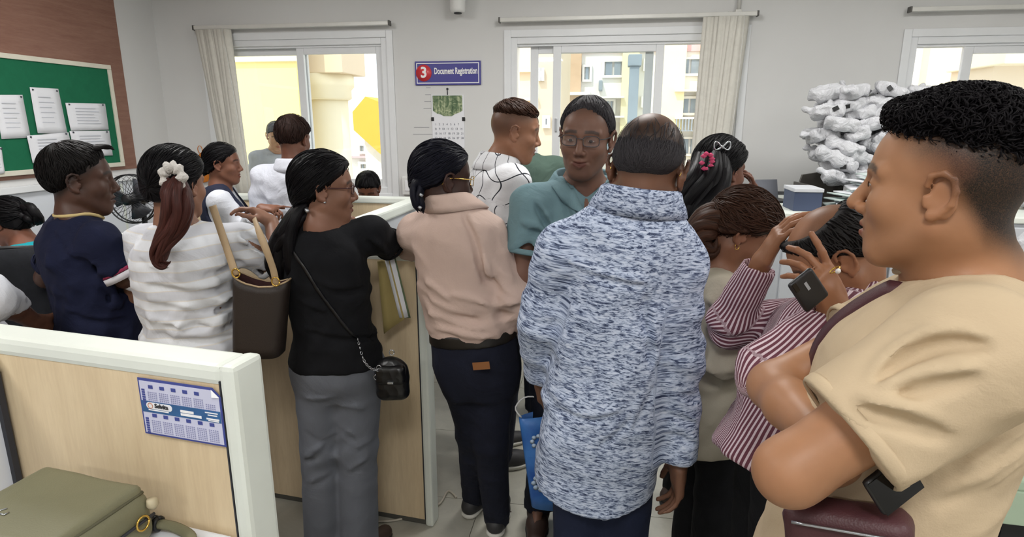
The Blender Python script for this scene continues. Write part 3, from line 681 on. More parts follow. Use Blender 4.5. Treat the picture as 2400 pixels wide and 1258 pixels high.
# ------------------------------------------------------------------ materials of people
def skin_mat(name, hexc, hair='#14110f'):
    if name in MATS: return MATS[name]
    t = NT(name); c = srgb(hexc); v = t.co(); n = t.noise(v, 9, 4, .6); n2 = t.noise(v, 160, 3, .6); at_ = t.n('ShaderNodeAttribute', attribute_name='mk'); sp = t.n('ShaderNodeSeparateColor'); t.l(at_.outputs['Color'], sp.inputs[0])
    d = (c[0]*.88, c[1]*.84, c[2]*.82, 1); e = (min(1, c[0]*1.08), c[1]*1.06, c[2]*1.05, 1)
    base = t.ramp(n, (.3, d), (.7, e)); lip = (c[0]*.72, c[1]*.45, c[2]*.45, 1); base = t.mix(sp.outputs[0], base, lip)
    st = t.math('MULTIPLY', sp.outputs[1], t.math('ADD', .75, t.math('MULTIPLY', t.noise(v, 700, 1), .5)))
    base = t.mix(st, base, srgb(hair)); red = (min(1, c[0]*1.05), c[1]*.8, c[2]*.78, 1); base = t.mix(t.math('MULTIPLY', sp.outputs[2], .6), base, red)
    t.set(base, .48, 0, .35); t.b.inputs['Subsurface Weight'].default_value = .06; t.b.inputs['Subsurface Radius'].default_value = (.02, .008, .005); t.b.inputs['Subsurface Scale'].default_value = .3
    t.bump(n2, .05, .002); return t.m
def hair_mat(name, h1, h2, rough=.42):
    if name in MATS: return MATS[name]
    t = NT(name); a = t.n('ShaderNodeAttribute', attribute_name='sc'); n = t.noise(a.outputs['Vector'], 1.0, 4, .65); n2 = t.noise(a.outputs['Vector'], 4.0, 2, .6)
    m = t.mix(.4, n, n2); t.set(t.ramp(m, (.3, srgb(h1)), (.72, srgb(h2))), rough, 0, .13); t.bump(m, .5, .005); return t.m
def clamp01(x): return np.clip(x, 0, 1)
def sstep(a, b, x): t = clamp01((x-a)/(b-a)); return t*t*(3-2*t)
# ------------------------------------------------------------------ hair
ZL = {'short': ([-.12, -.085, -.05, -.025, -.005, .02, .05, .08, .12], [-.055, -.05, -.035, -.005, .015, .025, .05, .075, .085]),
      'tied': ([-.12, -.085, -.05, -.025, -.005, .02, .05, .08, .12], [-.075, -.07, -.05, -.03, .004, .02, .05, .078, .088])}
class Cap: pass
def hair_cap(style='short', t=.010, lump=.003, lam=(.02, .05), seed=1, h=.005, zl=None, extra=(), bald=None, temple=.0, soft=.024, tt=None, bsoft=.05):
    """hair shell over the skull: sinks under the skin below the hairline; tt(X, Y, Z) may vary the thickness"""
    z = zl or ZL[style]
    E1 = ell((0, -.014, .036), (.074, .094, .088)); E2 = ell((0, .028, .03), (.064, .062, .072)); E3 = ell((0, -.032, -.03), (.058, .062, .05))
    ph = np.random.RandomState(seed).uniform(0, 6, 4)
    def wf(X, Y, Z):
        zz = np.interp(Y, z[0], z[1])+temple*np.maximum(np.abs(X)-.03, 0)/.03*sstep(.02, .06, Y)+.003*np.sin(90*X+ph[0])*np.sin(70*Y+ph[1])
        w = sstep(-.004, soft, Z-zz)
        if bald is not None: w = w*sstep(-.004, bsoft, bald.f(X, Y, Z))
        return w
    def f(X, Y, Z):
        w = wf(X, Y, Z); d = smin(E1.f(X, Y, Z), E2.f(X, Y, Z), .02)
        if style == 'tied': d = smin(d, E3.f(X, Y, Z)+(1-w)*.05, .03)
        th = t if tt is None else tt(X, Y, Z)
        return d+.006-(th+.006)*w
    ops = [('+', Prim((-.14, -.17, -.10), (.14, .15, .20), f), 0)]+[('+', p, k) for p, k in extra]
    c = Cap(); c.f = f; c.w = wf; c.V, c.F = field(ops, h, ripple(seed, lump, lam, 6, (1, 1, 1))); return c
def strands(cap, flow, n=220, steps=8, ds=.009, rad=.0019, seed=1, lift=.003, curl=0., cfreq=2., wmin=.6, jit=.25, ns=3):
    r = np.random.RandomState(seed); c = V3(0, -.012, .03); m = n*6
    d = nrm_rows(r.normal(size=(m, 3))); rr = np.full(m, .13)
    f = lambda P: cap.f(P[:, 0], P[:, 1], P[:, 2])
    for _ in range(14): rr = rr-.8*f(c+d*rr[:, None])
    P = c+d*rr[:, None]; ok = (cap.w(P[:, 0], P[:, 1], P[:, 2]) > wmin) & (np.abs(f(P)) < .004); P = P[ok][:n]; n = len(P)
    def grad(P):
        e = .002; g = np.stack([f(P+np.eye(3)[i]*e)-f(P-np.eye(3)[i]*e) for i in range(3)], 1); return nrm_rows(g)
    J_ = r.normal(size=(n, 3))*jit; path = [P]; N = [grad(P)]
    for s in range(steps-1):
        g = N[-1]; v = flow(P)+J_; v = nrm_rows(v-g*(v*g).sum(1)[:, None]); P = P+v*ds; g = grad(P); P = P-g*np.clip(f(P), -.01, .01)[:, None]; path.append(P); N.append(g)
    path = np.stack(path); N = np.stack(N); sz = r.uniform(.6, 1.3, n); ph = r.uniform(0, 6.28, n); VS = np.zeros((steps, n, ns, 3)); SC = np.zeros((steps, n, ns, 3))
    for i in range(steps):
        T = nrm_rows(path[min(i+1, steps-1)]-path[max(i-1, 0)]); B = np.cross(T, N[i]); s = i/(steps-1)
        cen = path[i]+N[i]*(lift*math.sin(math.pi*min(1, s*1.1+.05))+.0004)
        if curl: a = ph+cfreq*6.28*s; cen = cen+curl*(np.cos(a)[:, None]*B+(np.sin(a)[:, None]+.6)*N[i])
        rd = rad*sz*(math.sin(math.pi*min(.97, .12+s*.86))**.6)
        for k in range(ns):
            a = 2*math.pi*k/ns; VS[i, :, k] = cen+(rd*math.cos(a))[:, None]*B*1.5+(rd*math.sin(a)*.7)[:, None]*N[i]
            SC[i, :, k, 0] = np.arange(n)*1.37+k*.8; SC[i, :, k, 1] = s*2
    idx = np.arange(steps*n*ns).reshape(steps, n, ns); F = []
    for k in range(ns): F.append(np.stack([idx[:-1, :, k], idx[:-1, :, (k+1) % ns], idx[1:, :, (k+1) % ns], idx[1:, :, k]], -1).reshape(-1, 4))
    return VS.reshape(-1, 3), np.concatenate(F), SC.reshape(-1, 3)
def flow_short(c=(0, -.055, .125), fwd=.35):
    c = np.array(c); return lambda P: nrm_rows(P-c)+V3(0, fwd, 0)*(P[:, 2:3] > .07)+V3(0, 0, -.3)
def flow_to(tie): tie = np.array(tie, float); return lambda P: nrm_rows(tie-P)
def cap_sc(V, axis=(0, -.45, .9), f=(9, 3)):
    a = nrm(axis); u = nrm(np.cross(a, (1, .1, 0))); v = np.cross(a, u); p = V-V3(0, -.01, .02)
    q = nrm_rows(p); th = np.arctan2(q@u, q@v); return np.stack([th*f[0]*3, (q@a)*f[1], np.zeros(len(V))], 1)
def nrm_rows(p): return p/np.maximum(np.linalg.norm(p, axis=1), 1e-6)[:, None]
def locks(pts, R, n=12, seed=3, wave=.12, seg=22, thick=.5, curl=0.):
    """hair strands bundled along a path: returns V, F, sc"""
    r = random.Random(seed); pts = np.array(pts, float); m = len(pts); tt = np.linspace(0, m-1, seg)
    P = np.stack([np.interp(tt, np.arange(m), pts[:, i]) for i in range(3)], 1)
    for _ in range(3): P[1:-1] = (P[:-2]+2*P[1:-1]+P[2:])/4
    RR = np.interp(tt, np.arange(m), R); VS = []; FS = []; SC = []; o = 0; ns = 7
    for k in range(n):
        ph = r.uniform(0, 6.28); a0 = 2*math.pi*k/n*1.618*2; rad = math.sqrt((k+.5)/n)*.72; w1 = r.uniform(3, 7); endf = r.uniform(.86, 1.0); rr = thick*r.uniform(.75, 1.15)
        cen = []
        for i in range(seg):
            T = nrm(P[min(i+1, seg-1)]-P[max(i-1, 0)]); u = nrm(np.cross(T, (0.3, .95, .1))); v = np.cross(T, u); s = i/(seg-1)
            a = a0+curl*s*4+wave*5*math.sin(w1*s+ph); d = RR[i]*rad*(1+wave*math.sin(2*w1*s+ph)); cen.append(P[i*1 if True else 0]+d*(math.cos(a)*u+math.sin(a)*v))
        cen = np.array(cen)
        if endf < .99:
            q = np.linspace(0, (seg-1)*endf, seg); cen = np.stack([np.interp(q, np.arange(seg), cen[:, i]) for i in range(3)], 1)
        vs = []
        for i in range(seg):
            T = nrm(cen[min(i+1, seg-1)]-cen[max(i-1, 0)]); u = nrm(np.cross(T, (0.3, .95, .1))); v = np.cross(T, u); s = i/(seg-1)
            rd = max(RR[i]*rr*(1 if s < .8 else max(.06, 1-((s-.8)/.2)**1.5)), .0008)
            for j in range(ns):
                b = 2*math.pi*j/ns; vs.append(cen[i]+rd*(math.cos(b)*u+math.sin(b)*v)); SC.append((k*2.7+j*6.0/ns*1.6, s*2.0+k, 0))
        VS.append(np.array(vs)); F = np.array([(i*ns+j, i*ns+(j+1) % ns, (i+1)*ns+(j+1) % ns, (i+1)*ns+j) for i in range(seg-1) for j in range(ns)]); FS.append(F+o); o += len(vs)
    return np.concatenate(VS), np.concatenate(FS), np.array(SC, float)
from mathutils.bvhtree import BVHTree
# ================================================================== people
def torso_keys(fem, L, sc, g=1., belly=0., off=0., hang=None, hem=None, bust=0.):
    if fem: K = [(-.24, .125, .09, 0), (-.08, .165, .112, -.012), (.05, .168, .112, -.012), (.30, .126, .092, .0), (.52, .138, .105, .006), (.70, .142, .115+bust, .010+bust*.6), (.86, .132, .092, -.008), (.96, .085, .07, -.014), (1.03, .05, .05, -.012)]
    else: K = [(-.24, .13, .095, 0), (-.08, .162, .112, -.012), (.05, .162, .112, -.010), (.30, .148, .105, .004), (.52, .155, .112, .006), (.72, .165, .118, .004), (.87, .158, .100, -.010), (.96, .10, .075, -.014), (1.03, .055, .055, -.012)]
    out = []
    for s, a, b, oy in K:
        bl = belly*math.exp(-((s-.22)/.2)**2)
        gg = g if s < .8 else (1+(g-1)*.5)
        out.append([s*L, a*sc*gg+bl*.5+off, b*sc*gg+bl*.6+off, oy*sc+bl*.5])
    if hang is not None:
        ca = out[5][1]*hang; cb = out[5][2]*hang
        for r in out:
            if r[0] < .6*L: r[1] = max(r[1], ca); r[2] = max(r[2], cb)
    if hem is not None:
        out = [r for r in out if r[0] > hem*L+.01]; r0 = list(out[0]); r0[0] = hem*L; out = [r0]+out
    return out
class Person:
    def __init__(s, label, top, D, face, fem=False, g=1., belly=0., lean=0., height=None, over=None, head=(None, 0, 0), hs=1., skin='#7a5138', nr=.056, hands=None, sh=None, ah=None, hh=None, face_kw=None, mask=None, legs=True, group=None, base=None, skinname=None, hair='#14110f', prop=1.0, core=True, seat=False, armk=1.):
        s.far = far = D > 2.6; ah = ah or (.009 if far else .0068); hh = hh or (.0052 if far else .004)
        T = J(*top, D); h = height or T[2]; s.sc = sc = h/1.70*prop; s.fem = fem; s.g = g; s.belly = belly; s.hs = hs*sc*(.98 if fem else 1.02)
        a = math.radians(face); F = V3(math.sin(a), math.cos(a), 0); R = V3(math.cos(a), -math.sin(a), 0); U = V3(0, 0, 1); s.F, s.R = F, R
        b = V3(T[0], T[1], 0)-F*.02 if base is None else V3(base[0], base[1], 0)
        sw = (.157 if fem else .180)*(sh or 1)
        sk = {'pel': (0, 0, .92), 'neck': (0, -.035, 1.425), 'head': (0, .0, 1.572), 'sL': (-sw, -.02, 1.362), 'sR': (sw, -.02, 1.362), 'eL': (-sw-.055, -.03, 1.10), 'eR': (sw+.055, -.03, 1.10), 'wL': (-sw-.05, .06, .86), 'wR': (sw+.05, .06, .86),
              'hL': (-.085, 0, .90), 'hR': (.085, 0, .90), 'kL': (-.095, .01, .48), 'kR': (.095, .01, .48), 'aL': (-.10, -.02, .085), 'aR': (.10, -.02, .085)}
        le = math.radians(lean); s.j = {}
        for k, (x, y, z) in sk.items():
            x, y, z = x*sc, y*sc, z*sc
            if k in ('neck', 'head', 'sL', 'sR', 'eL', 'eR', 'wL', 'wR') and lean:
                zz = z-.92*sc; y, z = y*math.cos(le)+zz*math.sin(le), .92*sc+zz*math.cos(le)-y*math.sin(le)
            s.j[k] = b+R*x+F*y+U*z
        if seat:
            dz = T[2]-h; s.j = {k: v+V3(0, 0, dz) for k, v in s.j.items()}
            for q in 'LR': s.j['k'+q] = s.j['h'+q]+F*.42*sc; s.j['a'+q] = s.j['k'+q]*V3(1, 1, 0)+V3(0, 0, .085)
        for k, v in (over or {}).items(): s.j[k] = np.array(v, float)
        j = s.j; s.base = b
        s.HR = RT(face if head[0] is None else head[0], head[1], head[2]); s.nr = nr*sc
        s.U = nrm(j['neck']-j['pel']); r = j['sR']-j['sL']; s.TR = nrm(r-s.U*np.dot(r, s.U)); s.TF = np.cross(s.U, s.TR); s.TM = np.stack([s.TR, s.TF, s.U], 1); s.L = np.linalg.norm(j['neck']-j['pel'])
        parts = []; mks = []
        # trunk and legs under the clothes
        if core:
            ops = [('+', loft(j['pel'], s.TM, torso_keys(fem, s.L, sc, g, belly, -.004)), 0)]
            for q in 'LR':
                ops.append(('+', rc(j['neck']-s.U*.03, j['s'+q], .045*sc, .05*sc), .03))
                if legs: ops += [('+', rc(j['h'+q], j['k'+q], .078*sc, .052*sc), .03), ('+', rc(j['k'+q], j['a'+q], .05*sc, .034*sc), .02), ('+', rc(j['a'+q], j['a'+q]+F*.10*sc-U*.045*sc, .036*sc, .024*sc), .02)]
            v, f = field(ops, .024); parts.append((v, f)); mks.append(np.zeros((len(v), 4)))
        for q in 'LR':
            S, E, W = j['s'+q], j['e'+q], j['w'+q]; m_ = .9 if fem else 1.0; m_ *= g**.5*armk
            ops = [('+', rc(S, E, .052*sc*m_, .040*sc*m_), .02), ('+', rc(E, E+(W-E)*.4, .040*sc*m_, .039*sc*m_), .02), ('+', rc(E+(W-E)*.4, W, .039*sc*m_, .0265*sc*m_), .02)]
            hd = (hands or {}).get(q); fd = W-E
            if hd is None: hd = dict(fd=nrm(nrm(fd)+V3(0, 0, -.15)), pn=s.TR*(1 if q == 'L' else -1))
            hd = dict(hd); hsc = hd.pop('sc', 1.)
            if hd.pop('skip', False) is False: ops += hand_ops(W, hd.pop('fd'), hd.pop('pn'), q == 'R', sc=hsc*sc*.96, **hd)
            v, f = field(ops, ah); parts.append((v, f)); mk = np.zeros((len(v), 4)); mks.append(mk)
        # head and neck in the head's own frame
        ops = head_ops(fem, **(face_kw or {})); hp = j['head']; inv = lambda P: (s.HR.T@(np.asarray(P)-hp))/s.hs
        n1 = inv(j['neck']); n2 = inv(j['neck']-s.U*.05*sc)
        ops += [('+', rc((0, -.026, -.045), n1, s.nr*.95/s.hs, s.nr*1.06/s.hs), .022), ('+', rc((0, -.008, -.07), inv(j['neck']+s.TF*.02*sc-s.U*.04*sc), s.nr*.8/s.hs, s.nr*.95/s.hs), .02)]
        for q in 'LR': ops.append(('+', rc(n1+(inv(j['neck']+s.U*.02*sc)-n1), inv(j['neck']*.45+j['s'+q]*.55-s.U*.012*sc), s.nr*.8/s.hs, s.nr*.7/s.hs), .03))
        v, f = field(ops, hh); mk = np.zeros((len(v), 4)); x, y, z = v.T
        lip = sstep(.0, .004, .0245-np.abs(x)-np.abs(z+.0605)*.9)*sstep(.0105, .0085, np.abs(z+.0605))*sstep(.07, .078, y); mk[:, 0] = lip
        brow = sstep(.0065, .003, np.abs(z-(.036-.35*np.maximum(np.abs(x)-.034, 0))))*sstep(.009, .014, np.abs(x))*sstep(.056, .05, np.abs(x))*sstep(.045, .06, y); mk[:, 1] = brow*.8
        mk[:, 2] = sstep(.012, .004, np.hypot(np.abs(x)-.012, z+.03))*sstep(.08, .09, y)*.4+sstep(.068, .075, np.abs(x))*.3
        if mask is not None: mk[:, 1] = np.maximum(mk[:, 1], mask(x, y, z))
        parts.append(((s.HR@(v.T*s.hs)).T+hp, f)); mks.append(mk)
        V, Fc = cat(parts); s.obj = npmesh('person', V-b, Fc, skin_mat(skinname or 'skin_'+skin[1:]+hair[1:], skin, hair), None, {'mk': ('FLOAT_COLOR', np.concatenate(mks))})
        s.obj.location = tuple(b); tag(s.obj, label, 'person', group)
    def hl(s, P): return (s.HR@(np.atleast_2d(np.asarray(P, float)).T*s.hs)).T+s.j['head']     # head-local -> world
    def tl(s, P): return (s.TM@np.atleast_2d(np.asarray(P, float)).T).T+s.j['pel']             # torso-local -> world
    def tcoord(s, V, arms=True):
        j = s.j; q = V-j['pel']; x, y, z = q@s.TR, q@s.TF, q@s.U; u = np.arctan2(x, -y)*.16*s.sc; tc = np.stack([u, z, np.zeros(len(V))], 1)
        best = np.full(len(V), 1.0)
        if arms:
            for k, c in enumerate('LR'):
                for (A, B, off) in ((j['s'+c], j['e'+c], 0), (j['e'+c], j['w'+c], np.linalg.norm(j['e'+c]-j['s'+c]))):
                    v = B-A; L = np.linalg.norm(v); n = v/L; d = V-A; t = d@n; r = np.linalg.norm(d-np.outer(np.clip(t, 0 if off else .10*s.sc, L+.03), n), axis=1)
                    m = (r < .10*s.sc*s.g) & (t > (.09*s.sc if off == 0 else -.02)) & (r < best)
                    ref = nrm(np.cross(n, s.TF)); rf2 = np.cross(n, ref); aa = np.arctan2(d@ref, d@rf2)*.055*s.sc
                    tc[m, 0] = aa[m]; tc[m, 1] = -(off+t[m]); tc[m, 2] = k+1; best[m] = r[m]
        return tc
    def creases(s, ops, folds, disp, r0=.009):
        V, F = field(ops, .011, disp); bv = BVHTree.FromPolygons([tuple(v) for v in V], [tuple(q) for q in F]); cp = V3(0, 0, CAMH); add = []
        for pts in folds:
            n = 13; pts = np.array(pts, float); t = np.linspace(0, len(pts)-1, n); H = []; D_ = []
            for u in t:
                x = np.interp(u, np.arange(len(pts)), pts[:, 0]); y = np.interp(u, np.arange(len(pts)), pts[:, 1]); a, b = ray(x, y); d = nrm((a, 1, b)); h_ = bv.ray_cast(Vector(cp), Vector(d))
                if h_[0] is not None and (not H or np.linalg.norm(np.array(h_[0])-H[-1]) < .09): H.append(np.array(h_[0])); D_.append(d)
            n = len(H)
            if n < 5: continue
            H = np.array(H); D_ = np.array(D_)
            for _ in range(5): H[1:-1] = (H[:-2]+2*H[1:-1]+H[2:])/4
            for i in range(n-1):
                ra, rb = [r0*(.3+.7*math.sin(math.pi*k/(n-1))) for k in (i, i+1)]; pv = nrm(np.cross(D_[i], H[i+1]-H[i])); pv = pv*(-1 if pv[2] > 0 else 1); off = r0*1.5
                add.append(('+', rc(H[i]+D_[i]*ra*.55, H[i+1]+D_[i+1]*rb*.55, ra, rb), .014))
                add.append(('-', rc(H[i]-D_[i]*ra*.35+pv*off, H[i+1]-D_[i+1]*rb*.35+pv*off, ra*.75, rb*.75), .016))
        return ops+add
    def cloth(s, name, ops, h, mat, disp=None, arms=True, parent=None, folds=None, fr=.009):
        if folds: ops = s.creases(ops, folds, disp, fr)
        V, F = field(ops, h, disp); o = npmesh(name, V-s.base, F, mat, parent or s.obj, {'tc': ('FLOAT_VECTOR', s.tcoord(V, arms))}); return o
    def shirt(s, mat, off=.014, hang=.95, hem=-.12, sleeve=(1.0, 1.0), slr=(.064, .060, .047), name='shirt', wr=.005, seed=1, h=.0075, nk=1.25, nkd=.02, cuff_open=True, spots=None, extra=(), keyfn=None, lam=(.05, .14), bust=0., top=0.0, cut=(), base=.45, folds=None, fr=.009):
        if s.far: h = .010
        j = s.j; sc = s.sc; K = torso_keys(s.fem, s.L, sc, s.g, s.belly, off, hang, hem, bust)
        if keyfn: K = keyfn(K)
        ops = [('+', loft(j['pel'], s.TM, K, end=.012), 0)]
        for c in 'LR':
            S, E, W = j['s'+c], j['e'+c], j['w'+c]; gm = s.g**.5
            ops.append(('+', rc(j['neck']-s.U*.028*sc-s.TF*.004, S+s.U*.002, .046*sc+off*.7, .055*sc*gm+off*.6), .03))
            sl = sleeve[0] if c == 'L' else sleeve[1]; r0, r1, r2 = [r*sc*gm for r in slr]
            if sl <= 0: ops.append(('+', rc(S, S, r0, r0), .03)); continue
            if sl <= .5:
                P = S+(E-S)*sl*2; ops.append(('+', fc(S, P, r0, r1), .035)); d = nrm(E-S)
                if cuff_open: ops.append(('-', rc(P-d*.012, P+d*.06, r1-.010, r1-.004), .004))
            else:
                P = E+(W-E)*(sl-.5)*2; ops.append(('+', rc(S, E, r0, r1), .035)); ops.append(('+', fc(E, P, r1, r2), .02)); d = nrm(W-E)
                if cuff_open: ops.append(('-', rc(P-d*.008, P+d*.05, max(r2-.011, .02), r2-.004), .004))
        ops += [('+', p, k) for p, k in extra]
        hp = s.hl((0, -.026, -.05))[0]; ax = nrm(hp-j['neck'])
        ops.append(('-', rc(j['neck']+ax*nkd*sc+s.TF*.012*sc, j['neck']+ax*.2*sc+s.TF*.03*sc, s.nr*nk, s.nr*nk*1.15), .008))
        ops += [('-', p, k) for p, k in cut]
        sp = [(j['eL'], .10, 1.0), (j['eR'], .10, 1.0), (j['pel']+s.U*.08, .16, .7), (j['sL']*.6+j['pel']*.2+j['eL']*.2, .12, .5), (j['sR']*.6+j['pel']*.2+j['eR']*.2, .12, .5)] if spots is None else spots
        s.sh = s.cloth(name, ops, h, mat, ripple(seed, wr*1.7, lam, 8, (1, 1, 1.7), sp, base), folds=folds, fr=fr); s.hems(mat, sleeve, slr); return s.sh
    def hems(s, mat, sleeve, slr):
        for c, sl in zip('LR', sleeve):
            if not 0 < sl <= .5: continue
            S, E = s.j['s'+c], s.j['e'+c]; d = nrm(E-S); P = S+(E-S)*sl*2; r = slr[1]*s.sc*s.g**.5
            u = nrm(np.cross(d, s.TF)); v = np.cross(d, u); rows = [[P+d*o+(r+q)*(math.cos(a)*u+math.sin(a)*v)*(1+.02*math.sin(3*a+1))-s.base for a in np.linspace(0, 2*math.pi, 36, endpoint=False)] for o, q in ((-.016, -.002), (-.012, .001), (-.002, .001), (.002, -.001), (-.002, -.004))]
            s.settc(build('sleeve_hem', MB().grid(rows, True, True), mat, s.obj, None, 0, .002))
    def tee_rib(s, mat, r=1.22, dz=.022, th=.0055, front=.035, back=0.0):
        hp = s.hl((0, -.026, -.05))[0]; ax = nrm(hp-s.j['neck']); c0 = s.j['neck']+ax*dz*s.sc; P = []
        for a in np.linspace(0, 2*math.pi, 33):
            f = math.cos(a); p = c0+s.TR*math.sin(a)*s.nr*r*1.02+s.TF*(f*s.nr*r*1.0+.012*s.sc)-s.U*(front*max(f, 0)**1.5-back*max(-f, 0))*s.sc; P.append(p-s.base)
        return build('neckband', MB().tube(P, th, 8, False), mat, s.obj)
    def collar(s, mat, r=1.16, dz=.0, hgt=.038, open_=.5, drop=.034, out=.012, name='collar'):
        r *= 1.20; dz += .010
        hp = s.hl((0, -.026, -.05))[0]; ax = nrm(hp-s.j['neck']+s.U*.08); c0 = s.j['neck']+ax*dz*s.sc; rows = []
        for (rr, z, ex) in ((r*.98, -.02, 0), (r, .008, 0), (r*1.0, hgt, 0), (r*1.04, hgt+.004, 0), (r*1.08, hgt-.002, .003), (r*1.12, .012, out*.5), (r*1.18, -.010, out), (r*1.22, -.036, out*1.35)):
            row = []
            for a in np.linspace(-math.pi+open_, math.pi-open_, 41):
                f = -math.cos(a); ft = max(f, 0); dr = drop*((1+f)/2)**1.6; pt = ft**3*(.012 if ex else 0)
                row.append(c0+s.TR*math.sin(a)*(s.nr*rr+ex)*1.06+s.TF*(f*(s.nr*rr+ex)-.003*s.sc)+ax*(z*s.sc-pt)-s.U*dr*s.sc-s.base)
            rows.append(row)
        o = build(name, MB().grid(rows), mat, s.obj, None, 0, .0035); s.settc(o); return o
    def settc(s, o):
        me = o.data; V = np.array([v.co for v in me.vertices])+s.base; at_ = me.attributes.new('tc', 'FLOAT_VECTOR', 'POINT'); at_.data.foreach_set('vector', np.asarray(s.tcoord(V), f32).ravel())
    def trousers(s, mat, off=.010, waist=.20, r=(.098, .074, .062), wr=.004, seed=5, h=None, name='trousers', ankle=1.0, lam=(.05, .12), folds=None):
        h = h or (.010 if folds else .017)
        j = s.j; sc = s.sc; g = s.g; K = torso_keys(s.fem, s.L, sc, g, s.belly*.7, off)
        ops = [('+', loft(j['pel'], s.TM, K, z1=waist*s.L, end=.01), 0)]
        for c in 'LR':
            ops.append(('+', rc(j['h'+c], j['k'+c], r[0]*sc*g, r[1]*sc*g), .03)); A = j['k'+c]+(j['a'+c]-j['k'+c])*ankle+V3(0, 0, -.035)*(ankle > .9)
            ops.append(('+', fc(j['k'+c], A, r[1]*sc*g, r[2]*sc*g), .02))
        sp = [(j['kL'], .13, 1.0), (j['kR'], .13, 1.0), (j['pel']-s.U*.12, .12, .6), (j['aL'], .12, .8), (j['aR'], .12, .8)]
        s.tr = s.cloth(name, ops, h, mat, ripple(seed, wr, lam, 6, (1, 1, 1.5), sp, .3), False, folds=folds); return s.tr
    def band(s, mat, s0, s1, off=.016, name='belt', h=.006):
        K = torso_keys(s.fem, s.L, s.sc, s.g, s.belly*.7, off); return s.cloth(name, [('+', loft(s.j['pel'], s.TM, K, z0=s0*s.L, z1=s1*s.L, end=.006), 0)], h, mat, None, False)
    def shoes(s, mat, solemat, sandal=False, dirs=None, name='shoe'):
        for c in 'LR':
            a = s.j['a'+c]; d = s.F if dirs is None else nrm(dirs['LR'.index(c)]); d = nrm(V3(d[0], d[1], 0)); g = V3(a[0], a[1], 0); z = lambda t: V3(0, 0, t); k = s.sc
            heel, mid, toe = g-d*.045*k, g+d*.08*k, g+d*.165*k
            up = [('+', rc(heel+z(.045), mid+z(.04), .040*k, .042*k), .02), ('+', rc(mid+z(.038), toe+z(.032), .042*k, .034*k), .02), ('+', rc(g+z(.05), g+z(.095)-d*.01, .042*k, .040*k), .03), ('-', half((0, 0, -1), (0, 0, .02)), .0)]
            if not sandal: up.append(('-', rc(g+z(.10), g+z(.16), .032*k, .034*k), .006))
            V, F = field(up, .010 if s.far else .008); o = npmesh(name, V-s.base, F, mat, s.obj)
            so = [('+', rc(heel+z(.03), mid+z(.03), .045*k, .047*k), .02), ('+', rc(mid+z(.03), toe+z(.03), .047*k, .038*k), .02), ('-', half((0, 0, -1), (0, 0, .001)), 0), ('-', half((0, 0, 1), (0, 0, .024)), 0)]
            V, F = field(so, .010); npmesh('sole', V-s.base, F, solemat, o)
    def hair(s, mat, cap, axis=(0, -.45, .9), f=(9, 3), tails=(), name='hair', st=None):
        V, F = cap.V, cap.F; parts = [((s.HR@(V.T*s.hs)).T+s.j['head'], F)]; sc = [cap_sc(V, axis, f)]
        if st is not None:
            v, q, c = strands(cap, **st); parts.append(((s.HR@(v.T*s.hs)).T+s.j['head'], q)); sc.append(c)
        for v, q, c in tails: parts.append((v, q)); sc.append(c)
        V, F = cat(parts); return npmesh(name, V-s.base, F, mat, s.obj, {'sc': ('FLOAT_VECTOR', np.concatenate(sc))})
    def lp(s, P): return [p-s.base for p in s.hl(P)]
    def glasses(s, mat, w=.023, hgt=.016, rim=.0016, zc=.010, yc=.101, lens=True, half_=False):
        def loop(sx):
            P = []
            for a in np.linspace(0, 2*math.pi, 25):
                ca, sa_ = math.cos(a), math.sin(a); ex = .55
                P.append((sx*.0335+w*math.copysign(abs(ca)**ex, ca), yc-.012*((sx*.0335+w*ca)/.06)**2, zc+hgt*math.copysign(abs(sa_)**ex, sa_)))
            return P
        m = MB()
        for sx in (-1, 1): m.tube(s.lp(loop(sx)), rim, 6, False)
        m.tube(s.lp([(-.0115, yc+.001, zc+.006), (0, yc+.004, zc+.008), (.0115, yc+.001, zc+.006)]), rim, 6)
        o = build('eyeglasses', m, mat, s.obj)
        for sx in (-1, 1):
            build('temple', MB().tube(s.lp([(sx*.056, yc-.008, zc+.006), (sx*.072, yc-.03, zc+.006), (sx*.079, .0, zc+.004), (sx*.079, -.022, zc-.004), (sx*.076, -.03, zc-.02)]), rim*1.1, 6), mat, o)
            if lens:
                P = s.lp(loop(sx)[:-1]); n = len(P); q = MB().add(P, [tuple(range(n))]); build('lens', q, M_lens, o, None, 0, .0012)
        return o
    def eyes(s, iris='#2a1a10'):
        for sx in (-1, 1):
            c = s.hl((sx*.031, .0738, .009))[0]-s.base; r = .0132*s.hs; P = []
            vs = []; fs = []; n = 14
            for i in range(9):
                th = math.pi*i/8
                for k in range(n): ph = 2*math.pi*k/n; vs.append(c+s.HR@(V3(math.sin(th)*math.cos(ph), math.cos(th), math.sin(th)*math.sin(ph)*.45)*r))
            fs = [(i*n+k, i*n+(k+1) % n, (i+1)*n+(k+1) % n, (i+1)*n+k) for i in range(8) for k in range(n)]
            e = build('eye', MB().add(vs, fs, True), M_eye, s.obj)
            ir = [c+s.HR@(V3(math.cos(a)*.0058, .0136, math.sin(a)*.0046)*s.hs) for a in np.linspace(0, 2*math.pi, 14, endpoint=False)]
            build('iris', MB().add(ir+[c+s.HR@(V3(0, .0148, 0)*s.hs)], [(k, (k+1) % 14, 14) for k in range(14)]), plain('iris_brown', iris, .15), e)
def lens_mat():
    t = NT('lens_glass'); nt = t.t; tr = t.n('ShaderNodeBsdfTransparent'); gl = t.n('ShaderNodeBsdfGlossy'); gl.inputs['Roughness'].default_value = .03
    mx = t.n('ShaderNodeMixShader'); mx.inputs[0].default_value = .03; t.l(tr.outputs[0], mx.inputs[1]); t.l(gl.outputs[0], mx.inputs[2]); t.l(mx.outputs[0], nt.nodes['Material Output'].inputs[0]); return t.m
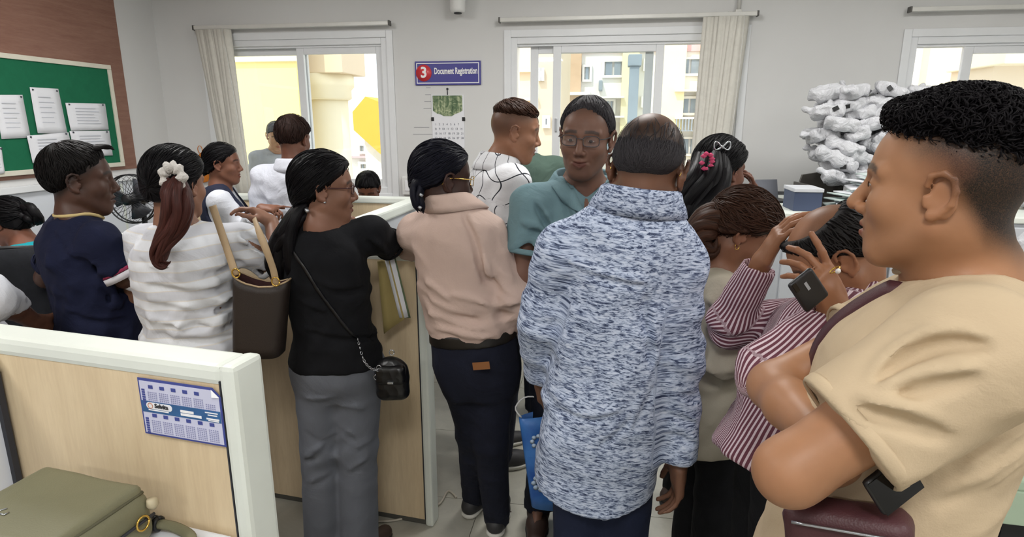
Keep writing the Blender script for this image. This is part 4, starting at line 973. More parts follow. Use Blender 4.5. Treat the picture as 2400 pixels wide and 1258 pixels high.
M_lens = lens_mat(); M_eye = plain('eye_white', '#a59d97', .3, 0, .03)
H_black = hair_mat('hair_black', '#050507', '#171518'); H_soft = hair_mat('hair_soft_black', '#0a090b', '#221f1e', .5); H_brown = hair_mat('hair_brown', '#1b100c', '#4a3023', .45); H_grey = hair_mat('hair_greying', '#1c1b1f', '#4d4a4d', .6)
H_red = hair_mat('hair_auburn', '#241412', '#5a3530', .4)
M_gold_w = plain('gold_metal', '#d8b25a', .25, .9); M_steel = plain('steel', '#b8bcc2', .25, .9); M_rim = plain('spectacle_rim', '#1a1a1d', .3)
from mathutils.bvhtree import BVHTree
# ------------------------------------------------------------------ cloth with woven or printed patterns ('tc' runs around and along the body)
def tc_xyz(t, su=1., sv=1.):
    a = t.n('ShaderNodeAttribute', attribute_name='tc'); x = t.n('ShaderNodeSeparateXYZ'); t.l(a.outputs['Vector'], x.inputs[0]); return a.outputs['Vector'], x.outputs[0], x.outputs[1], x.outputs[2]
def lines(t, c, period, width):
    f = t.math('FRACT', t.math('ADD', t.math('DIVIDE', c, period), 100.0)); d = t.math('ABSOLUTE', t.math('SUBTRACT', f, .5)); return t.math('LESS_THAN', d, width/2)
def cloth_bump(t, s=.35, sc=7):
    v = t.co(); t.bump(t.noise(v, sc, 4, .55, 1.2), s, .02)
def stripe_tee():
    t = NT('striped_tee'); vec, u, v, _ = tc_xyz(t); f = lines(t, v, .062, .5); f2 = lines(t, v, .031, .12)
    c = t.mix(f, srgb('#dfe2e8'), srgb('#c9cbd2')); c = t.mix(t.math('MULTIPLY', f2, .6), c, srgb('#d6cfc4')); t.set(c, .85, 0, .2); cloth_bump(t); return t.m
def print_shirt():
    t = NT('streak_print_shirt'); vec, u, v, _ = tc_xyz(t); mp = t.n('ShaderNodeMapping'); mp.inputs['Scale'].default_value = (52, 230, 1); mp.inputs['Rotation'].default_value = (0, 0, math.radians(-9)); t.l(vec, mp.inputs[0])
    n = t.noise(mp.outputs[0], 1.0, 4, .62, .8); n2 = t.noise(mp.outputs[0], .35, 3, .5, .5)
    m = t.mix(.25, n, n2); c = t.ramp(m, (.39, srgb('#323c57')), (.46, srgb('#75829f')), (.52, srgb('#b3c0d8')), (.66, srgb('#d3dbec'))); t.set(c, .8, 0, .2); cloth_bump(t, .3, 8); return t.m
def net_shirt():
    t = NT('net_check_shirt'); vec, u, v, _ = tc_xyz(t); k = 2*math.pi/.16
    uu = t.math('ADD', u, t.math('MULTIPLY', t.math('SINE', t.math('MULTIPLY', v, k)), .016)); vv = t.math('ADD', v, t.math('MULTIPLY', t.math('SINE', t.math('MULTIPLY', u, k)), .020))
    f = t.math('MAXIMUM', lines(t, uu, .080, .055), lines(t, vv, .105, .045)); t.set(t.mix(f, srgb('#d9dade'), srgb('#2b2d35')), .85, 0, .2); cloth_bump(t, .3, 8); return t.m
def maroon_stripes():
    t = NT('maroon_stripe_shirt'); vec, u, v, w = tc_xyz(t); f = lines(t, u, .0105, .42); c = t.mix(f, srgb('#6a3f4b'), srgb('#d5c3ca')); t.set(c, .85, 0, .2); cloth_bump(t, .4, 8); return t.m
M_stripe, M_printsh, M_net, M_maroon = stripe_tee(), print_shirt(), net_shirt(), maroon_stripes()
M_jeans = fabric('blue_jeans', '#27365c', .9, .15, 500, .4, 9); M_dkjeans = fabric('dark_jeans', '#171a28', .9, .2, 500, .4, 9); M_blackp = fabric('black_trousers', '#101114', .9, .2, 400, .4, 8)
sole_w = plain('sole_white', '#c9c7bf', .7); M_shoe = plain('shoe_dark', '#2b2a2c', .6); M_sandal = plain('sandal_brown', '#3a2a24', .6)
# ------------------------------------------------------------------ navy tee man
p = Person('person in navy T-shirt with short black hair standing by the green board', (190, 342), 2.1, 38, g=1.05, head=(62, 4, 0), hs=1.06, skin='#4d352b', over={'eR': J(296, 648, 1.99), 'wR': J(372, 610, 2.2), 'eL': J(110, 650, 2.25), 'wL': J(190, 600, 2.42)}, mask=lambda x, y, z: .8*sstep(-.015, .03, z-np.interp(y, [-.1, -.05, -.03, .0, .03, .06], [-.085, -.06, -.03, .005, .02, .06]))*sstep(.08, .05, y))
nv = fabric('navy_tee', '#151a33', .9, .15, 400, .4, 7)
p.shirt(nv, off=.018, hang=.98, hem=-.2, sleeve=(.36, .36), slr=(.066, .068, .05), wr=.006, seed=11, folds=[[(110, 600), (160, 700)], [(240, 640), (280, 720)], [(130, 540), (170, 600), (230, 620)], [(150, 720), (220, 750), (290, 740)]]); p.tee_rib(plain('cream_rib', '#c7b27c', .8), 1.3, .032, .006)
A, B = p.j['sR'], p.j['eR']; d = nrm(B-A); q = A+(B-A)*.72
for k, (m, o0) in enumerate(((plain('pink_trim', '#b8416a', .8), .0), (plain('white_trim', '#d5d3da', .8), .024))): build('sleeve_band', MB().tube([q+d*(o0-.012)-p.base, q+d*(o0+.010)-p.base], .071*p.sc, 20, False), m, p.obj, None, 0, .003)
p.trousers(M_dkjeans); p.shoes(M_shoe, sole_w)
p.hair(H_soft, hair_cap('short', .012, .002, (.015, .04), 4, zl=([-.12, -.085, -.05, -.025, -.005, .02, .05, .08, .12], [-.085, -.078, -.05, -.018, .012, .022, .05, .078, .09]), soft=.055), st=dict(flow=flow_short(), n=800, seed=4, rad=.0016), tails=[locks([p.hl(q)[0] for q in ((x, .05, .115), (x*.9, .085, .118), (x*.8, .105, .108+.004*k))], (.012, .012, .004), 3, 20+k, .1, 10) for k, x in enumerate((-.045, -.02, .0, .02, .045))])
# ------------------------------------------------------------------ striped top woman with ponytail
p = pB = Person('person in white striped top with auburn ponytail and white scrunchie', (412, 346), 1.95, 8, True, 1.12, head=(14, 6, 0), skin='#8a6552', over={'eR': J(658, 632, 2.03), 'wR': J(636, 520, 2.20), 'sR': J(566, 568, 1.97), 'sL': J(344, 570, 1.98), 'eL': J(318, 690, 2.05), 'wL': J(360, 610, 2.26)}, hands={'R': dict(fd=(-.12, .02, .08), pn=(-.3, -.2, -1), curl=(.5, .5, .3))})
p.shirt(M_stripe, off=.014, hang=.93, hem=-.06, sleeve=(.36, .40), slr=(.058, .062, .05), wr=.006, seed=12, folds=[[(345, 660), (430, 675), (530, 668)], [(350, 700), (440, 722), (540, 712)], [(345, 740), (430, 765), (545, 748)], [(360, 775), (450, 795), (545, 778)], [(480, 640), (560, 610)], [(560, 560), (610, 600)], [(575, 540), (630, 580)], [(330, 600), (380, 640)], [(500, 730), (545, 690)]], spots=[(p.j['pel']+p.U*.06, .18, 1.0), (p.j['sR']*.6+p.j['pel']*.4, .16, .7)]); p.tee_rib(M_stripe, 1.3, .012, .005)
p.trousers(M_jeans, waist=.15); p.shoes(M_shoe, sole_w)
pt = [J(408, 425, 1.80), J(410, 455, 1.78), J(424, 490, 1.77), J(412, 530, 1.765), J(388, 560, 1.755), J(372, 590, 1.75), J(372, 615, 1.75), J(390, 624, 1.75), J(402, 612, 1.75)]
p.hair(H_black, hair_cap('tied', .020, .002, (.02, .05), 5), st=dict(flow=flow_to((0, -.14, -.01)), n=520, steps=10, ds=.012, seed=5, rad=.0019, lift=.002, jit=.08), axis=(0, -1, -.25), f=(11, 2))
V_, F_, S_ = locks(pt, (.028, .044, .046, .040, .032, .026, .02, .014, .006), 20, 6, .2, 40, .36, .5)
npmesh('ponytail', V_-p.base, F_, H_red, p.obj, {'sc': ('FLOAT_VECTOR', S_)})
sr = MB(); cc = J(408, 415, 1.79)-p.base; M_scr = fabric('scrunchie_white', '#d3cfca', .8, .12, 200, .6, 60); P = []
for i in range(40):
    a = 2*math.pi*i/40; row = []
    for k in range(8):
        b = 2*math.pi*k/8; rr = .020*(1+.30*math.sin(9*a+1.2*math.sin(2*a))); R0 = .026+rr*.7*math.cos(b); row.append(cc+V3(R0*math.sin(a)*1.0, rr*.8*math.sin(b)-.006, R0*math.cos(a)*1.15))
    P.append(row)
P.append(P[0]); build('scrunchie', sr.grid(P, True, True), M_scr, p.obj)
# ------------------------------------------------------------------ black tee woman
p = pC = Person('person in black T-shirt and grey trousers with glasses and long black ponytail', (765, 360), 2.0, 28, True, 1.0, head=(74, 4, 0), hs=1.04, skin='#7f5c4b', over={'sR': J(868, 548, 2.03), 'eR': J(925, 578, 2.18), 'wR': J(850, 545, 2.40), 'eL': J(655, 640, 2.12), 'wL': J(700, 575, 2.36), 'pel': J(793, 850, 2.0), 'hL': J(748, 862, 1.99), 'hR': J(838, 866, 2.01), 'kL': J(752, 1050, 2.0), 'kR': J(838, 1052, 2.0), 'aL': J(760, 1268, 2.0), 'aR': J(840, 1270, 2.0)})
bt = fabric('black_tee', '#0f1014', .92, .2, 400, .4, 7)
p.shirt(bt, off=.012, hang=.93, hem=.02, sleeve=(.38, .40), slr=(.062, .064, .05), wr=.004, seed=13, folds=[[(700, 700), (760, 730)], [(860, 640), (890, 700)], [(720, 770), (800, 790), (880, 780)], [(870, 560), (910, 600)], [(730, 650), (790, 680), (850, 670)]]); p.tee_rib(bt, 1.28, .012, .005)
p.trousers(fabric('grey_trousers', '#666a73', .85, .08, 400, .35, 6), .008, .07, (.100, .078, .082), .0035, 15, folds=[[(715, 930), (745, 937), (782, 930)], [(720, 1005), (752, 1035), (785, 1012)], [(800, 1025), (838, 1050), (876, 1025)], [(715, 1075), (760, 1040)], [(800, 950), (850, 957)], [(800, 1000), (840, 1030)], [(820, 1100), (860, 1075)], [(725, 1130), (770, 1110)]])
p.shoes(M_sandal, M_shoe)
pt = [J(722, 478, 1.96), J(700, 520, 1.93), J(678, 570, 1.93), J(668, 630, 1.94), J(676, 700, 1.96)]
p.hair(H_black, hair_cap('tied', .018, .002, (.02, .05), 7), st=dict(flow=flow_to((-.03, -.12, -.07)), n=520, steps=10, ds=.012, seed=7, rad=.0019, lift=.002, jit=.06), axis=(-.2, -1, -.45), f=(11, 2), tails=[locks(pt, (.034, .050, .062, .060, .02), 24, 8, .14, 24, .36, .2)])
build('hair_clip', MB().tube([J(717, 489, 1.905)-p.base, J(722, 497, 1.90)-p.base], .007, 8), M_steel, p.obj)
p.glasses(plain('red_rim', '#3a1518', .3)); e = p.hl((.078, .002, -.034))[0]-p.base; build('earring', MB().lathe([(.002, -.004), (.0055, 0), (.002, .004)], e, 10), M_steel, p.obj)
# ------------------------------------------------------------------ pink shirt
p = pD = Person('person in pale pink shirt with belt, dark jeans and low beaded ponytail', (1042, 338), 2.05, 26, False, 1.0, armk=.85, head=(62, 8, 0), hs=1.04, skin='#3f2a24', over={'pel': J(1118, 838, 2.05), 'neck': J(1062, 474, 2.04), 'sL': J(975, 545, 2.10), 'sR': J(1140, 555, 2.03), 'eR': J(1205, 700, 1.98), 'wR': J(1196, 790, 2.10), 'eL': J(962, 580, 2.28), 'wL': J(1010, 558, 2.48), 'hL': J(1085, 860, 2.06), 'hR': J(1158, 860, 2.04), 'kL': J(1110, 1010, 2.12), 'kR': J(1150, 1030, 2.06), 'aL': J(1112, 1150, 2.32), 'aR': J(1165, 1205, 2.2)}, hands={'R': dict(fd=(0, .3, -1), pn=(-1, 0, 0))})
pk = fabric('pink_shirt', '#c4aca1', .8, .05, 400, .4, 6)
p.shirt(pk, off=.014, hang=1.0, hem=.17, sleeve=(.9, .93), slr=(.066, .062, .050), wr=.006, seed=14, base=.4, folds=[[(1005, 700), (1060, 730), (1120, 745)], [(1010, 735), (1080, 765), (1150, 775)], [(1020, 768), (1090, 788), (1150, 790)], [(1000, 660), (1050, 700)], [(1150, 640), (1185, 690), (1222, 700)], [(1165, 690), (1200, 715), (1228, 712)], [(1130, 600), (1150, 660)], [(950, 600), (1000, 640)], [(960, 640), (1010, 700)], [(1095, 500), (1125, 560), (1140, 640)], [(1060, 690), (1140, 710)]]); p.collar(pk, 1.15, .005, .03, .4)
p.trousers(M_dkjeans, .010, .24, (.096, .072, .058), .004, 16); p.band(plain('belt_black', '#17130f', .45), .14, .22); p.shoes(M_shoe, sole_w, dirs=(V3(.3, .6, 0), V3(.15, .9, 0)))
lbl = p.tl((.075*p.sc, -.128, .06*p.L))[0]-p.base; build('leather_patch', MB().add([lbl+p.TR*a+p.U*b-p.TF*.014 for a, b in ((-.03, -.016), (.03, -.012), (.03, .014), (-.03, .010))], [(0, 1, 2, 3)]), plain('tan_patch', '#8a5a34'), p.obj, None, 0, .003)
p.hair(hair_mat('hair_blue_black', '#08080e', '#1e1f2c'), hair_cap('tied', .013, .003, (.02, .05), 9, zl=([-.12, -.085, -.05, -.025, -.005, .02, .05, .08, .12], [-.055, -.05, -.03, -.01, .015, .025, .055, .08, .09])), st=dict(flow=flow_to((-.06, -.11, -.04)), n=500, steps=10, ds=.012, seed=9, rad=.0019, lift=.002, jit=.08), axis=(-.3, -1, -.2), tails=[locks([J(996, 412, 1.98), J(978, 430, 1.96), J(974, 455, 1.95), J(984, 480, 1.95), J(988, 502, 1.95)], (.018, .022, .022, .022, .012), 12, 10, .15, 18, .45)])
for (x, y) in ((987, 457), (984, 486)): build('hair_bead', MB().lathe([(.003, -.006), (.008, 0), (.003, .006)], J(x, y, 1.925)-p.base, 10), M_steel, p.obj)
p.glasses(M_gold_w, rim=.0012)
# ------------------------------------------------------------------ net check shirt man
p = Person('person in white shirt with black net pattern and shaved sides', (1208, 232), 2.75, 72, head=(86, 12, 0), skin='#946a52', lean=6, base=J(1160, 300, 2.75)[:2], height=1.735, hs=1.02, over={'head': J(1207, 312, 2.75), 'eR': J(1175, 560, 2.62), 'wR': J(1230, 640, 2.6)}, mask=lambda x, y, z: .62*sstep(-.03, .05, z-np.interp(y, [-.1, -.03, .0, .04, .07], [-.05, -.02, .02, .04, .075]))*sstep(.075, .05, y))
p.shirt(M_net, off=.018, hang=1.0, hem=-.2, sleeve=(.36, .36), slr=(.070, .074, .05), wr=.006, seed=21); p.collar(M_net, 1.2, .005, .034, .5)
p.trousers(M_dkjeans); p.shoes(M_shoe, sole_w)
p.hair(H_brown, hair_cap('short', .014, .003, (.012, .03), 12, zl=([-.12, -.085, -.05, -.02, .02, .06, .09, .12], [.06, .06, .062, .066, .07, .072, .078, .09]), soft=.03), st=dict(flow=flow_short(fwd=1.), n=260, seed=12, rad=.0022))
# ------------------------------------------------------------------ dark green back behind him
p = Person('person in dark green T-shirt seen from behind between two people at the middle window', (1216, 270), 3.15, 5, lean=14, height=1.74, head=(5, 40, 0), skin='#6a4a3c', base=J(1218, 300, 3.2)[:2], g=1.06)
p.shirt(fabric('green_tee', '#46584f', .9, .1), off=.018, hang=1., hem=-.2, sleeve=(.36, .36), slr=(.068, .07, .05), wr=.004, seed=22); p.trousers(M_dkjeans); p.shoes(M_shoe, sole_w); p.hair(H_black, hair_cap('short', .012))
# ------------------------------------------------------------------ teal shirt man facing the camera
p = pG = Person('person in teal short-sleeved shirt and glasses facing the camera', (1372, 234), 2.05, 186, head=(198, 7, -3), skin='#745547', hs=1.03, g=1.02, hh=.003, over={'head': J(1374, 327, 2.05), 'eR': J(1222, 640, 2.02), 'wR': J(1240, 780, 2.0), 'sR': J(1248, 482, 2.04), 'aR': J(1262, 1165, 2.25), 'aL': J(1330, 1165, 2.25)}, face_kw=dict(nose=1.02, smile=.007), hair='#241f1e', mask=lambda x, y, z: .35*sstep(-.02, .03, z-np.interp(y, [-.1, -.03, .0, .03, .06, .09], [-.05, -.01, .01, .03, .07, .105]))+.22*sstep(-.045, -.07, z)*sstep(.02, .05, y))
tl = fabric('teal_shirt', '#69848b', .85, .07, 400, .45, 8)
p.shirt(tl, off=.020, hang=1.0, hem=-.25, sleeve=(.36, .34), slr=(.070, .076, .05), wr=.006, seed=23, folds=[[(1260, 470), (1300, 540)], [(1230, 520), (1280, 545)], [(1330, 460), (1360, 540)], [(1250, 580), (1320, 610)]], cut=[(rc(p.j['neck']+p.TF*.11-p.U*.10, p.j['neck']+p.TF*.10+p.U*.03, .012, .055), .01)])
p.collar(tl, 1.3, .004, .036, .85, .06, .022); p.trousers(M_dkjeans); p.shoes(M_sandal, M_shoe)
bn = MB()
for k in range(3): q = p.tl((0, .155, p.L*(.72-.15*k)))[0]-p.base; bn.lathe([(.006, -.001), (.006, .002)], q, 10, 1)
build('button', bn, M_dark, p.obj)
def lapel(p, mat, x0=.062, x1=.010, zt=1.03, zb=.80, wd=.058):
    me = p.sh.data; bv = BVHTree.FromPolygons([v.co for v in me.vertices], [tuple(q.vertices) for q in me.polygons])
    for sx in (-1, 1):
        rows = []
        for u in np.linspace(0, 1, 8):
            row = []
            for v in np.linspace(0, 1, 5):
                x = sx*(x0+(x1-x0)*u+wd*v*(1-.25*u)); z = p.L*(zt+(zb-zt)*u)-.022*v*(1-u)-.012*v*math.sin(math.pi*u)+.02*u*v
                o_ = p.tl((x, .4, z))[0]-p.base; h_ = bv.ray_cast(Vector(o_), Vector(-p.TF)); q = np.array(h_[0]) if h_[0] is not None and (np.array(h_[0])-o_)@-p.TF < .42 else o_-p.TF*.36
                row.append(q+p.TF*(.006+.008*math.sin(math.pi*v)))
            rows.append(row)
        build('lapel', MB().grid(rows), mat, p.obj, None, 0, .004)
lapel(p, tl)
p.eyes(); p.glasses(plain('grey_rim', '#3a3b40', .3), .0235, .0155, .0014)
p.hair(H_grey, hair_cap('short', .010, .002, (.015, .04), 13, zl=([-.12, -.085, -.05, -.025, -.005, .02, .045, .065, .09, .12], [-.055, -.05, -.035, -.005, .012, .022, .065, .108, .124, .13]), temple=.006, soft=.035), st=dict(flow=flow_short(fwd=-.3), n=520, seed=13, rad=.0018, lift=.001, wmin=.3))
# ------------------------------------------------------------------ bald man in printed shirt
p = pH = Person('person with balding head in blue and white streaked shirt seen from behind', (1522, 275), 1.45, 6, g=.94, armk=.8, head=(24, 20, 4), hs=1.06, skin='#70503f', sh=.92, over={'pel': J(1412, 985, 1.50), 'neck': J(1497, 472, 1.45), 'sL': J(1318, 588, 1.46), 'sR': J(1590, 620, 1.44), 'eL': J(1262, 760, 1.50), 'wL': J(1268, 880, 1.62), 'eR': J(1592, 850, 1.43), 'wR': J(1590, 1085, 1.44), 'hL': J(1362, 1010, 1.5), 'hR': J(1470, 1012, 1.5), 'kL': J(1355, 1330, 1.52), 'kR': J(1455, 1330, 1.52), 'aL': V3(.16, 1.55, .085), 'aR': V3(.31, 1.52, .085)}, mask=lambda x, y, z: .8*sstep(-.01, .03, z-np.interp(y, [-.1, -.03, .0, .03, .06], [-.05, -.01, .01, .03, .07]))*sstep(.085, .05, y)*sstep(.135, .06, z))
p.shirt(M_printsh, off=.018, hang=.99, hem=-.46, sleeve=(.97, .97), slr=(.064, .062, .050), wr=.0045, seed=24, fr=.007, folds=[[(1545, 820), (1500, 960), (1400, 1040)], [(1530, 900), (1480, 1000)], [(1330, 610), (1420, 648), (1510, 660)], [(1522, 700), (1537, 850)], [(1560, 900), (1640, 930)], [(1560, 960), (1630, 985)], [(1570, 1010), (1630, 1030)], [(1300, 950), (1380, 980), (1450, 960)]], nk=1.2, nkd=.01, h=.007, lam=(.06, .18), base=.5, cut=[(Prim([-BIG]*3, [BIG]*3, lambda X, Y, Z, p=p: -(p.j['pel'][2]-.225+1.6*((X-p.j['pel'][0])*p.TR[0]+(Y-p.j['pel'][1])*p.TR[1])**2-Z)), .004)])
p.collar(M_printsh, 1.2, .006, .034, .45, .03)
p.trousers(fabric('navy_trousers', '#1b2238', .9, .15, 400, .4, 7), .008, .1, (.094, .075, .062)); p.shoes(M_shoe, M_shoe)
p.hair(H_grey, hair_cap('short', .007, .0015, (.015, .035), 14, bald=ell((0, -.01, .14), (.056, .11, .07)), soft=.05, bsoft=.11), st=dict(flow=flow_short((0, -.01, .14), 0), n=1000, seed=14, rad=.0009, lift=.0006, wmin=.3)); c2 = Cap(); e1, e2 = ell((0, -.014, .036), (.074, .094, .088)), ell((0, .028, .03), (.064, .062, .072))
c2.f = lambda X, Y, Z: smin(e1.f(X, Y, Z), e2.f(X, Y, Z), .02)-.0012
c2.w = lambda X, Y, Z: (Z > .04)*(Z < .098)*(Y < .03)*1.0
v_, f_, s_ = strands(c2, flow_short((0, -.01, .14), 0), n=150, steps=7, ds=.006, rad=.0006, seed=44, lift=.0006, wmin=.5, jit=.35)
npmesh('thin_hair', p.hl(v_)-p.base, f_, H_grey, p.obj, {'sc': ('FLOAT_VECTOR', s_)})
p.glasses(M_gold_w, rim=.0012)
# ------------------------------------------------------------------ long haired woman
p = Person('person with long black hair and a silver bow clip facing the right wall', (1702, 327), 2.32, 58, True, head=(62, 8, 0), skin='#6b4536', hs=1.05, over={'eR': J(1800, 560, 2.4), 'wR': J(1768, 480, 2.42)}, hands={'R': dict(fd=(-.1, .05, 1), pn=(-1, .2, 0))})
p.shirt(fabric('charcoal_top', '#1d1c22', .9, .15), sleeve=(.36, .36), hem=-.2); p.trousers(M_blackp); p.shoes(M_sandal, M_shoe)
pt = [p.hl((-.0, -.06, .07))[0], J(1662, 412, 2.22), J(1630, 470, 2.20), J(1608, 530, 2.20), J(1596, 620, 2.2), J(1600, 690, 2.2)]
p.hair(H_black, hair_cap('tied', .020, .002, (.02, .05), 15), st=dict(flow=flow_to((0, -.13, -.06)), n=520, steps=10, ds=.013, seed=15, jit=.08), axis=(0, -1, -.35), f=(11, 2), tails=[locks(pt, (.06, .085, .10, .105, .09, .04), 34, 16, .08, 24, .34, .0)])
c0 = J(1690, 344, 2.20)-p.base; bw = MB()
for sx in (-1, 1): bw.tube([c0+V3(sx*.03*math.sin(a)*.9+sx*.002, -.012, .020*math.sin(2*a)*.7+.006*math.sin(a)) for a in np.linspace(0, math.pi, 16)], .0028, 6)
build('bow_clip', bw.lathe([(.005, -.006), (.007, 0), (.005, .006)], c0+V3(0, -.012, 0), 10), M_steel, p.obj)
fw = MB()
for k in range(9): a = k*2.4; fw.lathe([(.002, -.008), (.012, 0), (.002, .008)], J(1655, 378, 2.18)-p.base+V3(.018*math.cos(a), -.01, .028*math.sin(a)), 8)
build('hair_flower', fw, plain('flower_pink', '#c8466e', .8), p.obj)
# ------------------------------------------------------------------ bent woman in cream kurta
p = pJ = Person('person in cream kurta with brown hair bun bending over the counter', (1735, 465), 1.78, 88, True, 1.05, armk=.85, height=1.55, head=(98, 42, 0), hs=1.04, skin='#7a543f', base=J(1668, 960, 1.82)[:2], over={'pel': J(1664, 950, 1.80), 'neck': J(1682, 640, 1.78), 'head': J(1732, 545, 1.77), 'sR': J(1690, 695, 1.64), 'sL': J(1680, 690, 1.93), 'eR': J(1692, 850, 1.62), 'wR': J(1776, 838, 1.72), 'eL': J(1730, 800, 1.98), 'wL': J(1792, 800, 1.92)}, hands={'R': dict(fd=(1, .2, .1), pn=(0, 0, -1)), 'L': dict(fd=(1, -.3, -.1), pn=(0, 0, -1))})
ck = fabric('cream_kurta', '#b5ad9c', .88, .06, 300, .45, 7)
p.shirt(ck, off=.022, hang=1.02, hem=-.22, sleeve=(.95, .95), slr=(.064, .062, .046), wr=.006, seed=25, folds=[[(1660, 760), (1700, 800)], [(1650, 850), (1690, 900)], [(1660, 700), (1690, 740)]]); p.collar(ck, 1.25, .0, .02, .5); p.trousers(M_blackp); p.shoes(M_sandal, M_shoe)
bun = J(1648, 545, 1.76)
p.hair(H_brown, hair_cap('tied', .022, .003, (.02, .05), 17), st=dict(flow=flow_to((0, -.14, .02)), n=520, steps=11, ds=.010, seed=17, rad=.0019, lift=.004, jit=.25), axis=(0, -1, .1), f=(10, 2), tails=[locks([J(1690, 515, 1.77), J(1655, 518, 1.75), J(1628, 545, 1.75), J(1640, 578, 1.75), J(1672, 580, 1.74), J(1676, 548, 1.73)], (.05, .045, .04, .04, .035, .012), 16, 18, .12, 24, .5, .6)])
e = p.hl((.079, .0, -.03))[0]-p.base; build('earring', MB().tube([e+V3(.006*math.cos(a), 0, .008*math.sin(a)-.008) for a in np.linspace(0, 6.28, 12)], .0012, 5), M_gold_w, p.obj)
# ------------------------------------------------------------------ balding man on the phone
p = pK = Person('person with balding head in maroon striped shirt holding a phone to the ear', (1935, 490), 1.38, -82, g=1.05, armk=.88, height=1.62, head=(-74, 44, 4), hs=1.02, skin='#92664a', base=J(1835, 1100, 1.36)[:2], over={'pel': J(1835, 1010, 1.34), 'neck': J(2005, 690, 1.40), 'head': J(1962, 606, 1.38), 'sL': J(1985, 760, 1.24), 'sR': J(1925, 745, 1.54), 'eL': J(1800, 880, 1.16), 'wL': J(1958, 725, 1.17), 'eR': J(1708, 762, 1.56), 'wR': J(1786, 612, 1.50)},
    hands={'L': dict(fd=(-.055, -.0, .10), pn=(-.35, .85, -.1), curls=[(.15, .15, .1), (.55, .5, .3), (.7, .55, .3), (.8, .6, .3)], spread=.1, thumb=(.5, .6, .5)), 'R': dict(fd=(.03, -.02, .08), pn=(.9, -.2, .2), curl=(.3, .4, .3))}, ah=.0042,
    mask=lambda x, y, z: .45*sstep(-.005, .03, z-np.interp(y, [-.1, -.03, .0, .03, .06, .1], [-.05, -.01, .01, .03, .07, .09]))*np.clip(sstep(.03, .06, np.abs(x))+sstep(.02, -.05, y), 0, 1)+.2*sstep(-.045, -.07, z)*sstep(.02, .05, y))
p.shirt(M_maroon, off=.018, hang=1.0, hem=-.28, sleeve=(.97, .97), slr=(.064, .060, .044), wr=.006, seed=26); p.collar(M_maroon, 1.2, .0, .03, .5); p.trousers(M_blackp); p.shoes(M_shoe, M_shoe)
p.hair(H_soft, hair_cap('short', .012, .003, (.012, .03), 19, bald=ell((0, -.015, .135), (.058, .066, .08)), soft=.02, bsoft=.03, zl=([-.12, -.085, -.05, -.025, -.005, .02, .05, .08, .12], [-.055, -.05, -.035, -.005, .015, .03, .06, .085, .095])), st=dict(flow=flow_short((0, .0, .13), 0), n=520, seed=19, rad=.002, lift=.002, wmin=.3))
rg = p.j['wL']
# ------------------------------------------------------------------ young man in beige tee
def fade(x, y, z):
    zl = np.interp(y, [-.1, -.06, -.03, -.01, .02, .05, .08], [-.12, -.09, -.035, .0, .015, .045, .09]); return (.95-.25*sstep(-.02, .03, y))*sstep(.0, .06, z-zl)*sstep(.085, .055, y)+.10*sstep(-.03, -.06, z)*sstep(-.01, .02, y)
p = pL = Person('young person in beige T-shirt with arms crossed in the right foreground', (2230, 205), .87, -57, g=1.06, height=1.70, head=(-49, 2, 0), hs=.98, face_kw=dict(nose=1.04), skin='#a67a5a', nr=.062, hh=.003, ah=.005, mask=fade, base=(.556, .86), over={'head': J(2206, 446, .88), 'neck': J(2268, 660, .89), 'pel': V3(.545, .86, .92), 'sL': J(2275, 830, .70), 'sR': J(2160, 745, 1.03), 'eL': J(1850, 1105, .70), 'wL': J(2060, 1010, .86), 'eR': J(1812, 905, 1.02), 'wR': J(1925, 1030, .80)},
    hands={'L': dict(fd=(.06, .09, .03), pn=(.3, .3, -1)), 'R': dict(fd=(.09, -.02, -.05), pn=(-.2, -.6, .5), curl=(.5, .6, .4))})
bg_ = fabric('beige_tee', '#c0ac8f', .9, .04, 400, .35, 5)
p.shirt(bg_, off=.022, hang=1.0, hem=-.1, sleeve=(.33, .22), slr=(.082, .078, .05), wr=.004, seed=27, fr=.007, cuff_open=False, folds=[[(2045, 880), (2120, 805), (2230, 772), (2310, 790)], [(2060, 922), (2150, 884), (2280, 862)], [(2020, 935), (2120, 962), (2230, 1010)], [(2270, 1095), (2330, 1060), (2395, 1010)], [(2200, 1160), (2300, 1125), (2390, 1055)], [(1900, 1210), (1990, 1240)], [(2180, 1100), (2200, 1180)]], h=.006, lam=(.06, .2), nk=1.16, nkd=.012); p.tee_rib(bg_, 1.16, .022, .006, .03)
p.trousers(fabric('offwhite_trousers', '#d5d0c2', .9, .05), .008, .1, (.094, .075, .062)); p.shoes(M_shoe, sole_w)
def curl_t(X, Y, Z): return .004+.014*sstep(.055, .105, Z)+.008*sstep(.03, .08, Y)*sstep(.07, .1, Z)
cp = hair_cap('short', .03, .005, (.016, .034), 28, .0036, zl=([-.14, -.09, -.05, -.02, .02, .05, .08, .12], [.02, .03, .045, .052, .058, .066, .078, .088]), soft=.05, tt=curl_t)
p.eyes(); p.hair(hair_mat('hair_curly', '#060508', '#1b181b', .6), cp, axis=(.3, .2, .9), f=(16, 14), st=dict(flow=flow_short((0, -.05, .15), .6), n=2200, steps=9, ds=.0030, rad=.0013, seed=28, lift=.002, curl=.0048, cfreq=1.2, wmin=.55, jit=1.6))
